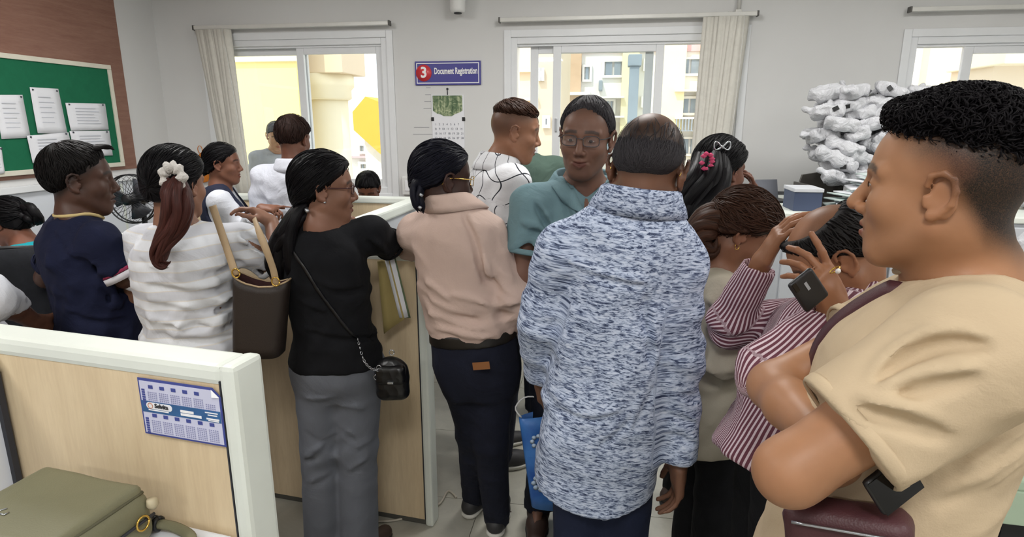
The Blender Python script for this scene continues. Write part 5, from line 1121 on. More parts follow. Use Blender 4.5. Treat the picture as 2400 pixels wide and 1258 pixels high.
# ------------------------------------------------------------------ people at the back
p = Person('seated person in teal top bending towards a screen at the left', (72, 448), 2.9, -80, True, seat=True, height=1.58, lean=20, base=J(120, 600, 2.9)[:2], head=(-86, 14, 0), skin='#8a5c4a')
p.shirt(fabric('teal_top', '#1f97a3', .85, .08), sleeve=(.4, .4), hem=-.1); p.trousers(M_dkjeans); p.hair(H_black, hair_cap('tied', .016, seed=30), st=dict(flow=flow_to((0, -.13, .02)), n=200, steps=11, ds=.010, jit=.1), axis=(0, -1, .1), tails=[locks([p.hl(q)[0] for q in ((0, -.1, .03), (0, -.135, .02), (0, -.15, -.02), (0, -.12, -.05))], (.04, .045, .04, .02), 10, 31, .1, 12, .5)])
p = Person('seated person in white shirt cut off by the left edge', (-125, 505), 1.85, 50, seat=True, height=1.62, skin='#6a4a3c', over={'eR': J(-12, 695, 1.80), 'wR': J(78, 752, 1.95)})
p.shirt(fabric('white_shirt', '#cfd2da', .85, .05), off=.022, sleeve=(.95, .75), hem=-.1, wr=.007); p.trousers(M_dkjeans); p.hair(H_black, hair_cap('short'))
p = Person('person in white top and navy vest with tied hair seen in profile', (527, 336), 3.4, 72, True, head=(82, 4, 0), skin='#7a5240', hs=1.02, over={'eR': J(575, 535, 3.28), 'wR': J(612, 488, 3.05)}, hands={'R': dict(fd=(.1, -.02, .0), pn=(0, .3, -1), curls=[(.0, .1, .1), (.9, .8, .4), (1., .8, .4), (1., .8, .4)])})
p.shirt(fabric('white_top', '#cdd0d8', .85, .05), sleeve=(.8, .8), hem=-.2)
K_ = torso_keys(True, p.L, p.sc, 1., 0, .026, .95, -.1); p.cloth('vest', [('+', loft(p.j['pel'], p.TM, K_), 0)]+[('+', rc(p.j['neck']-p.U*.02, p.j['neck']*.35+p.j['s'+q]*.65+p.U*.004, .055, .060), .03) for q in 'LR']+[('-', rc(p.j['s'+q]-p.U*.05, p.j['s'+q]+(p.j['s'+q]-p.j['neck'])*.6-p.U*.05, .075, .09), .01) for q in 'LR']+[('-', rc(p.j['neck']+p.TF*.14-p.U*.3, p.j['neck']+p.TF*.08+p.U*.08, .02, .075), .01)], .008, fabric('navy_vest', '#23273a', .85, .1), None, False)
p.trousers(M_dkjeans); p.shoes(M_shoe, sole_w); p.hair(H_black, hair_cap('tied', .012, seed=33), st=dict(flow=flow_to((0, -.12, -.03)), n=200, steps=11, ds=.010, jit=.1), axis=(0, -1, -.1), tails=[locks([p.hl(q)[0] for q in ((0, -.1, -.03), (0, -.125, -.04), (0, -.12, -.08))], (.03, .035, .01), 8, 34, .1, 10, .5)])
p = Person('person in white shirt seen from behind at the left window', (686, 273), 3.5, -4, armk=.85, head=(14, 12, 0), skin='#6a4636', g=1.02)
ws = fabric('office_shirt', '#c9ccd6', .85, .04); p.shirt(ws, off=.018, hang=1., hem=-.1, sleeve=(.95, .95), wr=.006, seed=35); p.collar(ws, 1.16, .005, .032, .4); p.trousers(M_dkjeans); p.shoes(M_shoe, sole_w); p.hair(hair_mat('hair_dark_brown', '#150d0a', '#382520', .5), hair_cap('short', .015, .003, (.015, .04), 36), st=dict(flow=flow_short(), n=260))
p = Person('person in grey top leaning outside the left window', (672, 300), 5.55, 150, lean=12, height=1.66, head=(150, 25, 0), skin='#9a7258', base=J(640, 300, 5.75)[:2])
gt = fabric('grey_top', '#8d8f95', .85, .06); p.shirt(gt, off=.018, hang=1., hem=-.2, sleeve=(.36, .36)); p.trousers(M_dkjeans); p.hair(H_black, hair_cap('short')); p.shoes(M_shoe, sole_w)
p = Person('seated person with black hair whose head shows above the back partition', (860, 404), 4.32, 178, seat=True, height=1.60, head=(178, 35, 0), skin='#6a4636')
p.shirt(fabric('maroon_shirt', '#5a2f35', .85, .06), sleeve=(.36, .36), hem=-.1); p.trousers(M_dkjeans); p.hair(H_black, hair_cap('short', .014), st=dict(flow=flow_short(), n=200))
# ================================================================== bags, phones, furniture and clutter
from mathutils.bvhtree import BVHTree
def Jz(px, py, z): a, b = ray(px, py); D = (z-CAMH)/b; return V3(a*D, D, z)
def rib(pts, w, nrmls, th=.003, mat=None, name='strap', parent=None, base=None):
    P = [np.array(p, float) for p in pts]; rows = []
    for i, p in enumerate(P):
        t = nrm(P[min(i+1, len(P)-1)]-P[max(i-1, 0)]); n = nrm(nrmls[i]); b = np.cross(t, n); rows.append([p+b*w/2*s+n*.0 for s in (-1, 0, 1)])
    mbx = MB().grid(rows, True)
    if base is not None: mbx.v = [tuple(np.array(v)-base) for v in mbx.v]
    return build(name, mbx, mat, parent, None, 0, th)
def spline(pts, n):
    pts = np.array(pts, float); m = len(pts); t = np.linspace(0, m-1, n); out = []
    for u in t:
        i = min(int(u), m-2); f = u-i; p0, p1, p2, p3 = pts[max(i-1, 0)], pts[i], pts[i+1], pts[min(i+2, m-1)]
        out.append(.5*((2*p1)+(-p0+p2)*f+(2*p0-5*p1+4*p2-p3)*f*f+(-p0+3*p1-3*p2+p3)*f**3))
    return np.array(out)
def drape(obj, base, pts, n, off=.004, d=(0, 1, 0)):
    """lay a path on a garment: cast along d onto the cloth, lift off a little"""
    me = obj.data; bv = BVHTree.FromPolygons([v.co for v in me.vertices], [tuple(p.vertices) for p in me.polygons]); S = spline(pts, n); Q = []; N = []; d = nrm(d)
    for s in S:
        h_ = bv.ray_cast(Vector(s-base-d*.4), Vector(d), .75)
        if h_[0] is None: Q.append(s if not Q else s*V3(1, 0, 1)+V3(0, Q[-1][1], 0)); N.append(-d)
        else: Q.append(np.array(h_[0])-d*off+base); N.append(-d*.7+np.array(h_[1])*.3)
    Q = np.array(Q)
    for _ in range(2): Q[1:-1] = np.minimum((Q[:-2]+2*Q[1:-1]+Q[2:])/4, Q[1:-1]+1) if False else (Q[:-2]+2*Q[1:-1]+Q[2:])/4
    return Q, np.array(N)
def sdf(name, ops, h, mat, parent, base, disp=None, rotz=0.):
    V, F = field(ops, h, disp); return npmesh(name, V-base, F, mat, parent)
# --- olive handbag on the foreground desk
M_ol = NT('olive_leather')
def leather(t, hexc, rough=.5):
    v = t.co(); c = srgb(hexc); n = t.noise(v, 6, 3); vo = t.n('ShaderNodeTexVoronoi'); vo.inputs['Scale'].default_value = 380; t.l(v, vo.inputs['Vector'])
    t.set(t.ramp(n, (.3, tuple(x*.92 for x in c[:3])+(1,)), (.7, c)), rough, 0, .4); t.bump(vo.outputs['Distance'], .15, .002); return t.m
M_ol = leather(M_ol, '#77755c'); M_olp = leather(NT('olive_piping'), '#5d5b47')
bt_ = DZ+.12; b0 = (Jz(60, 1122, bt_)+Jz(262, 1124, bt_)+Jz(190, 1228, bt_)+Jz(-40, 1240, bt_))/4; b0[2] = DZ
o = thing('handbag', 'olive leather handbag lying on the foreground desk', 'handbag', b0, 0); ex = nrm(V3(math.cos(A1), math.sin(A1), 0)); ey = V3(-ex[1], ex[0], 0); RB = np.stack([ex, ey, V3(0, 0, 1)], 1)
bl_ = lambda x, y, z: b0+RB@V3(x, y, z)
sdf('body', [('+', rbox(bl_(0, 0, .056), (.125, .10, .055), .03, RB), 0)], .006, M_ol, o, b0, ripple(51, .002, (.08, .2)))
sdf('flap', [('+', rbox(bl_(-.008, -.006, .108), (.122, .094, .014), .012, RB), 0)], .005, M_ol, o, b0, ripple(52, .0015, (.1, .2)))
pp = [(.112, .085), (.112, -.05), (.09, -.092), (-.125, -.098)]; build('piping', MB().tube(spline([bl_(x, y, .106)-b0 for x, y in pp], 24), .0035, 6), M_olp, o)
pp = [(.127, .09), (.128, -.06), (.10, -.104), (-.12, -.105)]; build('zip', MB().tube(spline([bl_(x, y, .06)-b0 for x, y in pp], 24), .003, 6), M_dark, o)
build('logo', MB().tube([bl_(-.06, -.055, .1235)-b0, bl_(-.05, -.04, .1235)-b0], .0016, 5).tube([bl_(-.048, -.055, .1235)-b0, bl_(-.036, -.055, .1235)-b0, bl_(-.036, -.047, .1235)-b0], .0016, 5), M_steel, o)
st_ = [bl_(.125, .06, .06), Jz(300, 1205, DZ+.02), Jz(345, 1222, DZ+.02), Jz(410, 1235, DZ+.012), Jz(450, 1262, DZ+.012), Jz(430, 1300, DZ+.012)]; S_ = spline(st_, 30)
s_ = build('strap', MB().tube([p-b0 for p in S_], .010, 8, True, .45), M_ol, o)
cw_ = MB()
for k in range(6): q = S_[9+k]; cw_.tube([q-b0+V3(.0, .0, .012)*math.cos(a)+V3(.003, .011, 0)*math.sin(a) for a in np.linspace(0, 6.28, 12)], .004, 6)
build('thread_wrap', cw_, M_black, s_); build('ring', MB().tube([bl_(.128+.004, .06, .06)-b0+V3(.004, .012, 0)*math.cos(a)+V3(0, 0, .014)*math.sin(a) for a in np.linspace(0, 6.28, 14)], .0022, 6), M_gold_w, o)
build('tassel', MB().lathe([(.006, 0), (.011, .008), (.009, .02)], bl_(.132, .085, .075)-b0, 10), plain('tassel_cream', '#b5a98c'), o)
# --- tote bag of the striped top person
M_tote = leather(NT('dark_brown_leather'), '#2b231f', .5); M_tan = leather(NT('tan_strap'), '#b59d7d', .6); M_lin = fabric('maroon_lining', '#3a2323', .9)
c0 = J(612, 722, 1.84); o = thing('tote_bag', 'dark brown leather tote bag with beige straps hanging from the striped shoulder', 'bag', J(608, 822, 1.84), 0); tb = np.array(o.location)
rows = []; inner = []
for i in range(9):
    t = i/8; L_ = J(551+4*t, 640+185*t, 1.84); R_ = J(678-16*t, 655+172*t, 1.86); c = (L_+R_)/2; hx = np.linalg.norm(R_-L_)/2; hy = .035+.018*t; row = []; r2 = []
    for k in range(28):
        a = 2*math.pi*k/28; e_ = .5; x = math.copysign(abs(math.cos(a))**e_, math.cos(a)); y = math.copysign(abs(math.sin(a))**e_, math.sin(a))
        dip = -.025*(1-x*x)*(1-t)**3 if True else 0
        row.append(c+nrm(R_-L_)*hx*x+V3(0, 1, 0)*hy*y+V3(0, 0, dip)-tb); r2.append(c+nrm(R_-L_)*(hx-.004)*x+V3(0, 1, 0)*(hy-.004)*y+V3(0, 0, dip-.001)-tb)
    rows.append(row); inner.append(r2)
m_ = MB().grid(rows, True, True); n0 = len(m_.v)-28; m_.f.append(tuple(range(n0, n0+28))); m_.sm.append(False); build('body', m_, M_tote, o, None, 0, .003)
build('lining', MB().grid(inner[:7], True, True), M_lin, o, None, 0, .001); build('rim', MB().tube(rows[0]+[rows[0][0]], .003, 6, False), M_tan, o)
Q, N = drape(pB.sh, pB.base, [J(498, 480, 1.84), J(508, 520, 1.82), J(524, 565, 1.82), J(538, 600, 1.82), J(550, 632, 1.82)], 20, .008)
ln_ = np.linspace(Q[0, 1], 1.805, 20); ln_ = ln_+min(0, (Q[1:14, 1]-ln_[1:14]).min()); Q = np.array([J(498+55*t, 482+163*t, d) for t, d in zip(np.linspace(0, 1, 20), ln_)]); s_ = rib(Q, .022, N*.5+V3(0, -1, .2), .004, M_tan, 'strap', o, tb)
P2 = spline([J(596, 512, 1.88), J(606, 540, 1.82), J(622, 580, 1.80), J(640, 630, 1.815), J(648, 668, 1.825)], 16); rib(P2, .022, [V3(0, -1, .2)]*16, .004, M_tan, 'strap', o, tb)
for (x, y) in ((553, 640), (646, 660)): build('ring', MB().tube([J(x, y, 1.80)-tb+V3(.012*math.cos(a), 0, .014*math.sin(a)) for a in np.linspace(0, 6.28, 14)], .0024, 6), M_gold_w, o)
# --- crossbody bag
M_bk = NT('black_quilt')
def quilt(t):
    v = t.co('Object', (1, 1, 1), (0, math.radians(45), 0)); br = t.n('ShaderNodeTexVoronoi'); br.inputs['Scale'].default_value = 45; t.l(v, br.inputs['Vector']); t.set(srgb('#0d0d10'), .35, 0, .5); t.bump(br.outputs['Distance'], .5, .004); return t.m
M_bk = quilt(M_bk); cb = J(920, 890, 1.90); o = thing('crossbody_bag', 'small black quilted crossbody bag at the hip of the grey trousers', 'bag', cb, 0)
sdf('body', [('+', rbox(cb+V3(0, 0, -.008), (.056, .034, .062), .03), 0), ('+', ell(cb+V3(-.004, 0, .042), (.05, .03, .042)), .02)], .005, M_bk, o, cb, ripple(55, .002, (.03, .07)))
sdf('flap', [('+', rbox(cb+V3(-.002, -.020, .028), (.050, .022, .034), .018), 0)], .005, M_bk, o, cb)
build('clasp', MB().box((-.008, -.050, .005), (.012, -.040, .013), .003), M_steel, o)
for (x, y) in ((888, 862), (918, 826), (882, 884)): build('ring', MB().tube([J(x, y, 1.865)-cb+V3(.008*math.cos(a), 0, .009*math.sin(a)) for a in np.linspace(0, 6.28, 12)], .0018, 5), M_steel, o)
Q, N = drape(pC.sh, pC.base, [J(692, 585, 1.90), J(712, 625, 1.86), J(750, 690, 1.86), J(790, 750, 1.86), J(828, 805, 1.86)], 22, .004); s_ = rib(Q, .011, N, .004, M_bk, 'strap', o, cb)
ch = MB(); ce = spline([Q[-1], J(852, 842, 1.85), J(868, 862, 1.85), J(886, 868, 1.86)], 16)
for i in range(15):
    t = nrm(ce[i+1]-ce[i]); u = nrm(np.cross(t, V3(0, 1, 0) if i % 2 else V3(1, 0, .3))); ch.tube([(ce[i]+ce[i+1])/2-cb+t*.0065*math.cos(a)+u*.0035*math.sin(a) for a in np.linspace(0, 6.28, 10)], .0012, 4)
build('chain', ch, M_steel, s_)
# --- folder with papers held by the black tee person
fo = J(915, 690, 2.17); o = thing('document_folder', 'beige document folder with white papers held by the person in black', 'folder', fo, 0); fq = [J(884, 612, 2.16), J(912, 606, 2.15), J(948, 748, 2.14), J(900, 782, 2.16)]
cov = MB(); P = [[fq[0]*(1-s)*(1-t)+fq[1]*s*(1-t)+fq[2]*s*t+fq[3]*(1-s)*t+V3(0, .010*math.sin(math.pi*s), 0)-fo for s in np.linspace(0, 1, 5)] for t in np.linspace(0, 1, 7)]
build('cover', cov.grid(P), plain('folder_manila', '#a8965f', .7), o, None, 0, .002)
for k in range(4): build('page', MB().grid([[(fq[1]*(1-t)+fq[2]*t)+V3(.006*s+.0025*k, .003+.003*k, .004*k*(1-t))-fo for s in (-3, 0, 1)] for t in np.linspace(0, .98, 6)]), M_paper, o, None, 0, .0008)
build('back_cover', MB().grid([[(fq[1]*(1-t)+fq[2]*t)+V3(.012*s+.008, .017, 0)-fo for s in (-3, 0, 1)] for t in np.linspace(0, 1, 6)]), plain('folder_green', '#5f6f52', .7), o, None, 0, .002)
# --- phones
def slab(name, label, q, th, mat):
    c = sum(q)/4; ex = nrm((q[1]-q[0])+(q[2]-q[3])); ey = (q[3]-q[0])+(q[2]-q[1]); ey = nrm(ey-ex*np.dot(ex, ey)); n = np.cross(ex, ey); R = np.stack([ex, ey, n], 1); hx = np.linalg.norm(q[1]-q[0]+q[2]-q[3])/4; hy = np.linalg.norm(q[3]-q[0]+q[2]-q[1])/4
    o = thing(name, label, 'phone', c, 0); sdf('case', [('+', rbox(c, (hx, hy, th), min(.006, th*.9), R), 0)], .003, mat, o, c); return o, c, R, hx, hy
o, c, R, hx, hy = slab('smartphone', 'black smartphone held to the ear of the balding person', [J(1902, 628, 1.10), J(1942, 690, 1.10), J(1890, 734, 1.09), J(1842, 664, 1.09)], .0055, M_black)
n_ = R[:, 2]*(-1 if R[1, 2] > 0 else 1); build('logo', MB().add([c*0+R@V3(x, y, 0)+n_*.0062 for x, y in ((-hx*.55, -.003), (-.002, -.003), (-.002, .003), (-hx*.55, .003))], [(0, 1, 2, 3)]), plain('logo_grey', '#8a8c90'), o, None, 0, .0004)
build('camera_island', MB().add([R@V3(x, y, 0)+n_*.0065 for x, y in ((-hx*.9, hy*.55), (-hx*.4, hy*.55), (-hx*.4, hy*.85), (-hx*.9, hy*.85))], [(0, 1, 2, 3)]), plain('lens_black', '#050506', .15), o, None, 0, .0012)
o, c, R, hx, hy = slab('smartphone', 'black smartphone tucked under the crossed arms of the person in beige', [J(2010, 1122, .66), J(2118, 1072, .672), J(2160, 1122, .672), J(2080, 1218, .66)], .0055, M_black)
build('screen', MB().add([R@V3(x*hx*.92, y*hy*.92, 0)-R[:, 2]*.006*(1 if R[1, 2] > 0 else -1) for x, y in ((-1, -1), (1, -1), (1, 1), (-1, 1))], [(0, 1, 2, 3)]), plain('screen_off', '#08090c', .12), o, None, 0, .0005)
rp = pK.j['wL']; fd_ = nrm((-.055, 0, .10)); rg_ = J(1957, 632, 1.13)
o = thing('finger_ring', 'gold ring with pale stone on the hand holding the phone', 'ring', rg_, 0); ax_ = nrm(V3(-.5, .1, .6)); u_ = nrm(np.cross(ax_, (0, 1, 0))); v_ = np.cross(ax_, u_)
build('band', MB().tube([.0098*(math.cos(a)*u_+math.sin(a)*v_) for a in np.linspace(0, 6.28, 18)], .0016, 6), M_gold_w, o); build('stone', MB().lathe([(.002, -.003), (.0055, 0), (.003, .004)], V3(0, -.0115, 0), 10, 1), M_print, o)
# --- maroon sling bag
M_mar = leather(NT('maroon_leather'), '#4a2a2e', .5); sb = J(1985, 1258, .70); o = thing('sling_bag', 'maroon sling bag worn across the beige T-shirt', 'bag', sb, 0)
RS = RT(-57, 10); sdf('body', [('+', rbox(sb, (.032, .075, .045), .02, RS), 0)], .006, M_mar, o, sb, ripple(58, .002, (.05, .12)))
build('zip', MB().tube([sb*0+RS@V3(-.036, x, .03) for x in np.linspace(-.06, .06, 8)], .002, 5), M_steel, o)
Q, N = drape(pL.sh, pL.base, [pL.tl(v)[0] for v in ((-.075, .04, .49), (-.06, .10, .46), (-.04, .15, .42), (-.01, .18, .36), (.03, .19, .28), (.05, .19, .18), (.05, .19, .08))], 30, .006, -pL.TF*.8+pL.TR*.6); rib(Q, .026, N, .003, M_mar, 'strap', o, sb)
# --- blue carrier bag
M_bb = NT('blue_plastic')
def bluebag(t):
    v = t.co(); n = t.noise(v, 9, 4); t.set(t.ramp(n, (.3, srgb('#1f4f9e')), (.7, srgb('#4a86cf'))), .4, 0, .4); t.bump(t.noise(v, 30, 3, .5, 1.), .3, .004); return t.m
M_bb = bluebag(M_bb); bb = J(1262, 1185, 2.02); o = thing('carrier_bag', 'blue plastic carrier bag with white flower print hanging by a leg', 'bag', bb, 0)
fr_ = [J(1216, 978, 2.0), J(1345, 955, 2.04), J(1345, 1185, 2.04), J(1246, 1185, 2.0)]; rows = []
for t in np.linspace(0, 1, 9):
    a_, b_ = fr_[0]*(1-t)+fr_[3]*t, fr_[1]*(1-t)+fr_[2]*t; row = []
    for k in range(20):
        a = 2*math.pi*k/20; s = .5-.5*math.cos(a); row.append(a_*(1-s)+b_*s+V3(0, (.028+.014*math.sin(3*t))*math.sin(a)*-1, 0)-bb)
    rows.append(row)
m_ = MB().grid(rows, True, True); m_.f.append(tuple(range(len(m_.v)-20, len(m_.v)))); m_.sm.append(False); build('body', m_, M_bb, o, None, 0, .0012)
for (x, y, r_) in ((1268, 1132, .026), (1272, 1085, .016), (1262, 1035, .022), (1290, 1010, .02)):
    fl_ = MB(); c = J(x, y, 1.965)-bb
    for k in range(8): a = k*math.pi/4; fl_.lathe([(.001, -.001), (.009*r_/.022, 0), (.001, .001)], c+V3(r_*math.cos(a), 0, r_*math.sin(a)), 8, 1)
    build('printed_flower', fl_, plain('flower_print', '#b9cfe8', .5), o)
build('handle', MB().tube(spline([J(1222, 978, 2.0)-bb, J(1208, 955, 2.0)-bb, J(1232, 930, 2.02)-bb, J(1275, 935, 2.03)-bb, J(1310, 958, 2.03)-bb], 16), .003, 6), M_print, o)
# --- pedestal fan
fc_ = J(310, 466, 3.15); o = thing('pedestal_fan', 'black pedestal fan with wire cage between the navy and striped people', 'fan', V3(fc_[0], fc_[1]+.08, 0), 0); fb_ = np.array(o.location); R0 = .125; hz_ = fc_[2]
cg = MB()
for y0 in (-.05, .05):
    cg.tube([V3(R0*math.cos(a), -.08+y0*.3, hz_+R0*math.sin(a)) for a in np.linspace(0, 6.28, 32)], .004, 6)
    for k in range(28):
        a = k*6.283/28; cg.tube([V3(R0*s*math.cos(a+.25*(1-s)), -.08+y0*(1.0 if s < .9 else .3)-(0 if s < .9 else 0), hz_+R0*s*math.sin(a+.25*(1-s))) for s in (.2, .5, .8, 1.)], .0012, 4)
build('cage', cg, M_black, o)
for k in range(3):
    a0 = k*2.094+.4; build('blade', MB().grid([[V3(r_*math.cos(a0+a), -.08+.02*(a-.4), hz_+r_*math.sin(a0+a)) for r_ in (.02, .06, .105)] for a in np.linspace(0, 1.1, 6)]), plain('fan_blade', '#3c3e44', .35), o, None, 0, .002)
build('hub', MB().lathe([(.012, -.135), (.028, -.13), (.03, -.06), (.04, -.03), (.035, .05)], (0, 0, hz_), 18, 1), M_black, o)
build('pole', MB().tube([(0, 0, .02), (0, 0, hz_-.02)], .014, 10), M_black, o); build('base', MB().lathe([(.18, 0), (.18, .015), (.05, .035), (.02, .05)], (0, 0, 0), 28), M_black, o)
# --- office chair and screen at the left
cp_ = J(55, 660, 2.42); o = thing('office_chair', 'black mesh office chair behind the foreground partition at the left', 'chair', V3(J(30, 640, 2.45)[0], 2.45, 0), math.radians(12)); zt_ = 1.16
M_mesh = fabric('chair_mesh', '#23252a', .8, .15, 600, .2, 20)
build('backrest', MB().grid([[((.21-.02*abs(t-.5))*x, -.18-.05*(1-x*x)+.03*t, .58+(zt_-.58)*t) for x in np.linspace(-1, 1, 9)] for t in np.linspace(0, 1, 9)]), M_mesh, o, None, 0, .02)
build('back_frame', MB().tube([(-.21, -.15, .6), (-.20, -.15, zt_), (.20, -.15, zt_), (.21, -.15, .6), (-.21, -.15, .6)], .012, 8), M_black, o)
build('seat', MB().box((-.23, -.2, .43), (.23, .25, .5), .03), M_mesh, o); build('gas_column', MB().tube([(0, 0, .08), (0, 0, .43)], .025, 10), M_black, o)
build('spine', MB().tube([(0, -.1, .43), (0, -.22, .5), (0, -.2, .75)], .02, 8), M_black, o)
for k in range(5):
    a = k*1.2566; lg = build('leg', MB().tube([(0, 0, .09), (.27*math.cos(a), .27*math.sin(a), .07)], .018, 8), M_black, o); build('caster', MB().lathe([(.02, -.02), (.028, -.012), (.028, .012), (.02, .02)], (.27*math.cos(a), .27*math.sin(a), .03), 12, 1), M_black, lg)
for s in (-1, 1): build('armrest', MB().tube([(s*.24, .05, .47), (s*.27, .03, .62), (s*.27, .18, .64)], .016, 8), M_black, o)
md = J(-30, 520, 3.0); o = thing('desk', 'white desk in front of the seated person in teal', 'desk', V3(md[0]-.1, md[1], 0), RZ); build('top', MB().box((-.28, -.35, .72), (.28, .35, .75), .005), M_whitepanel, o)
for x in (-.25, .25):
    for y in (-.32, .32): build('leg', MB().box((x-.02, y-.02, 0), (x+.02, y+.02, .72)), M_alu, o)
o = thing('computer_monitor', 'dark computer monitor with a blue screen edge at the far left', 'monitor', V3(md[0]-.1, md[1], .75), math.radians(-65)); mz = md[2]-.75
build('casing', MB().box((-.26, -.02, mz-.14), (.26, .02, mz+.17), .01), M_black, o); build('stand', MB().tube([(0, .02, mz-.1), (0, .03, .02)], .02, 8).box((-.1, -.08, 0), (.1, .1, .012), .004), M_black, o)
ms_ = NT('screen_blue'); ms_.b.inputs['Emission Color'].default_value = srgb('#2440d0'); ms_.b.inputs['Emission Strength'].default_value = .8; build('screen', MB().box((-.245, -.022, mz-.12), (.245, -.019, mz+.155)), ms_.set(srgb('#2038b0'), .3), o)
# --- counter on the right, green table, cabinet
M_mint = plain('mint_laminate', '#c3d9d0', .4, 0, .03); M_dkw = plain('dark_laminate', '#191b20', .6, 0, .1)
o = thing('service_counter', 'dark counter with pale mint top the bent people write on', 'counter', RW(.60, 2.0, 0), RZ)
build('top', MB().box((.02, -.22, .855), (.64, .45, .885), .006), M_mint, o); build('front_panel', MB().box((.08, -.17, 0.0), (.60, -.14, .855), .003), M_dkw, o); build('side_panel', MB().box((.06, -.14, 0.0), (.09, .4, .855), .003), M_dkw, o)
build('back_panel', MB().box((.09, .37, 0), (.60, .4, .855), .003), M_dkw, o)
g0 = Jz(2345, 1120, .80); o = thing('green_table', 'pale green table at the right edge behind the person in beige', 'table', V3(g0[0], g0[1], 0), math.radians(-12)); M_gr = plain('pale_green_laminate', '#a9bda6', .45, 0, .04)
build('top', MB().box((0, 0, .77), (.75, .5, .80), .006), M_gr, o); build('apron', MB().box((.0, -.004, .68), (.75, .012, .77), .003), M_gr, o); build('side_panel', MB().box((.06, .06, 0), (.09, .46, .77)), M_dkw, o); build('front_panel', MB().box((.09, .06, 0), (.72, .09, .77)), M_dkw, o)
CBX, CBY, CBT = 1.72, 3.75, 1.18
o = thing('storage_cabinet', 'grey storage cabinet under the pile of white bundles', 'cabinet', RW(CBX, CBY, 0), RZ)
build('body', MB().box((-.8, -.42, .03), (.8, .42, CBT-.03), .006), M_greyp, o); build('top', MB().box((-.82, -.44, CBT-.03), (.82, .43, CBT), .005), M_trim, o)
for k in range(3):
    d_ = build('door', MB().box((-.79+.53*k, -.44, .06), (-.28+.53*k, -.42, CBT-.05), .004), M_greyp, o); build('handle', MB().tube([(-.32+.53*k, -.455, .55), (-.32+.53*k, -.46, .7)], .006, 6), M_steel, d_)
o = thing('low_panel', 'low grey wall cabinet with dark top beside the blind', 'cabinet', RW(1.15, 4.42, 0), RZ); build('body', MB().box((-.22, -.12, 0), (.5, .17, 1.14), .004), M_greyp, o); build('top', MB().box((-.23, -.13, 1.14), (.51, .175, 1.16), .003), M_dkw, o)
# --- cloth bundles: four lumpy shapes, copied
M_cl = fabric('bundle_cloth', '#c6c7cb', .85, .06, 200, .9, 22); bm_ = []
for v in range(4):
    V, F = field([('+', rbox((0, 0, .042), (.085+.008*(v % 2), .055, .036), .028), 0), ('+', ell((.07-.02*v, .01, .05), (.035, .035, .03)), .02), ('+', rc((-.085, 0, .05), (-.115, .01*v, .06), .012, .02), .012)], .009, ripple(60+v, .012, (.04, .10), 7, (1, 1, 1)))
    me_o = npmesh('cloth', V-V3(0, 0, V[:, 2].min()), F, M_cl, None); bm_.append(me_o.data); bpy.data.objects.remove(me_o)
tagm = build('label_tag', MB().box((-.016, -.003, -.012), (.016, .003, .012), .002), M_black); tag_me = tagm.data; bpy.data.objects.remove(tagm)
rb = random.Random(5)
def bundle(loc, rz, k, lab, grp, tagged, s=1.):
    o = bpy.data.objects.new('cloth_bundle', None); C.objects.link(o); o.empty_display_size = .05; o.location = tuple(loc); o.rotation_euler = (rb.uniform(-.45, .45), rb.uniform(-.4, .4), rz); o.scale = (s, s, s); tag(o, lab, 'bundle', grp)
    link('cloth', bm_[k], None, o)
    if tagged: t = link('label_tag', tag_me, None, o); t.location = (rb.uniform(-.05, .05), -.062, .05); t.rotation_euler = (rb.uniform(-.4, .2), rb.uniform(-.6, .6), rb.uniform(-.3, .3))
for r_ in range(11):
    z = CBT+r_*.058; nc = 8 if r_ < 7 else (7 if r_ < 9 else 6)
    for c_ in range(nc):
        for dpt in range(2):
            if dpt and r_ < 3: continue
            xx = -.47+.150*c_+rb.uniform(-.04, .04)+.07*(r_ % 2)-.002*r_; yy = -.10+.15*dpt+rb.uniform(-.03, .03)+.012*r_
            if r_ < 2 and xx < -.22: continue
            bundle(RW(CBX+xx, CBY+yy, z+rb.uniform(-.006, .006)), rb.uniform(-1.0, 1.0)+RZ+(math.pi if rb.random() < .4 else 0), rb.randrange(4), 'crumpled white cloth bundle in the big pile behind the counter', 'white cloth bundles piled on the cabinet', rb.random() < .35, rb.uniform(.85, 1.02))
# tray, box and papers below the pile
o = thing('metal_tray', 'dark grey metal tray leaning below the white bundles', 'tray', RW(CBX-.50, CBY-.06, CBT), RZ+.1); build('base', MB().box((-.12, -.1, .0), (.16, .13, .01)), plain('tray_grey', '#5a5652', .4, .4), o)
build('back_wall', MB().prism([(-.12, .01), (.16, .01), (.16, .2), (-.08, .16)], .11, .13), plain('tray_dark', '#4a4642', .4, .4), o); build('side_wall', MB().box((-.12, -.1, 0), (-.11, .13, .12)), MATS['tray_grey'], o)
o = thing('navy_box', 'navy box file standing left of the tray on the cabinet', 'box', RW(CBX-.68, CBY-.26, CBT), RZ); build('carton', MB().box((-.06, -.1, 0), (.08, .1, .10), .004), plain('box_navy', '#3b4660', .6), o); build('lid', MB().box((-.064, -.104, .10), (.084, .104, .12), .004), plain('box_lid', '#c9cbd0', .6), o)
o = thing('laptop', 'small dark laptop beside the navy box on the cabinet', 'laptop', RW(CBX-.74, CBY+.05, CBT), RZ+.3); build('base', MB().box((-.06, -.08, 0), (.08, .08, .014), .004), M_black, o)
build('lid', MB().add([(-.06, .08, .014), (.08, .08, .014), (.08, .11, .12), (-.06, .11, .12)], [(0, 1, 2, 3)]), plain('laptop_lid', '#6a6d75', .4, .3), o, None, 0, .006)
M_pgreen = plain('paper_greenish', '#cfdcd8', .7, 0, .03)
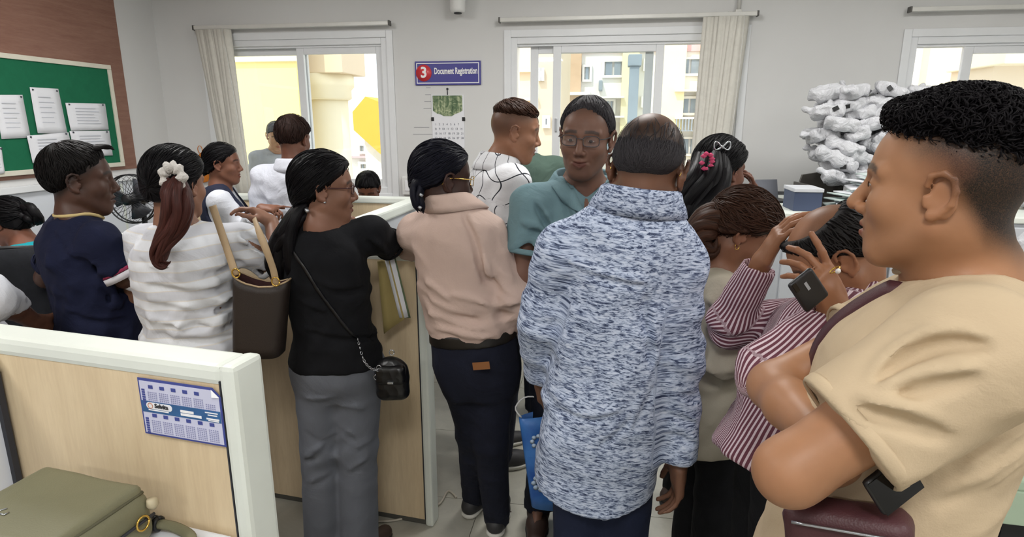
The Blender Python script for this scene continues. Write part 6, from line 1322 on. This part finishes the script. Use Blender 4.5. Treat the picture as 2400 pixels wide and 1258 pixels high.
for k in range(14):
    o = thing('file_bundle', 'pale green paper file in the heap in front of the white bundles', 'papers', RW(CBX-.36+rb.uniform(-.04, .04)+.012*k, CBY-.27+rb.uniform(-.02, .02), CBT+k*.014), RZ+rb.uniform(-.35, .35), 'paper files heaped on the cabinet')
    m_ = MB().grid([[(x, y, .010+.012*math.sin(3*x/.2+k)*(abs(x)/.2)**2) for x in np.linspace(-.17, .17, 7)] for y in np.linspace(-.12, .12, 5)]); build('cover', m_, M_pgreen if k % 2 else M_paper, o, None, 0, .008)
    build('tie', MB().tube([(-.05, -.122, .014), (-.05, 0, .016), (-.05, .122, .014)], .002, 5), M_white, o)
for k in range(8):
    z = .80+k*.075; bundle(V3(g0[0]+.27+rb.uniform(-.03, .03), g0[1]+.24+rb.uniform(-.02, .02), z), rb.uniform(-.3, .3)+(math.pi if k % 2 else 0), k % 4, 'white cloth bundle stacked on the pale green table', 'bundles stacked on the green table', False, 1.35)
o = thing('cardboard_box', 'brown cardboard box behind the stacked bundles at the right edge', 'box', V3(g0[0]+.55, g0[1]+.2, .80), -.2); build('carton', MB().box((-.16, -.14, 0), (.16, .14, .62), .004), plain('cardboard', '#b08f58', .85), o); build('flap', MB().box((-.16, -.15, .62), (.16, .0, .626)), MATS['cardboard'], o)
# --- small things
o = tag(build('floor_cable', MB().tube(spline([p-Jz(960, 1215, 0) for p in (Jz(880, 1222, .006), Jz(930, 1218, .006), Jz(985, 1200, .006), Jz(1030, 1180, .006), Jz(1050, 1150, .006), Jz(1070, 1165, .006))], 30), .005, 6), plain('cable_grey', '#b9b2a4'), None, Jz(960, 1215, 0)), 'pale cable lying on the tiles beside the partition end', 'cable')
ow = onwall(478, 382); o = thing('orange_bag', 'orange cloth bag hanging on the wall left of the blind', 'bag', RW(ow[0], WALL-.03, ow[1]-.12), RZ); b_ = np.array(o.location)
sdf('sack', [('+', ell(b_+V3(0, 0, .06), (.075, .022, .10)), 0), ('+', rc(b_+V3(0, 0, .12), b_+V3(0, 0, .19), .03, .012), .03)], .008, fabric('orange_cloth', '#c9772c', .85, .1), o, b_, ripple(71, .004, (.04, .09))); build('loop', MB().tube([V3(.02*math.sin(a), 0, .20+.03*(1-math.cos(a))) for a in np.linspace(0, 6.28, 14)], .003, 6), MATS['orange_cloth'], o)
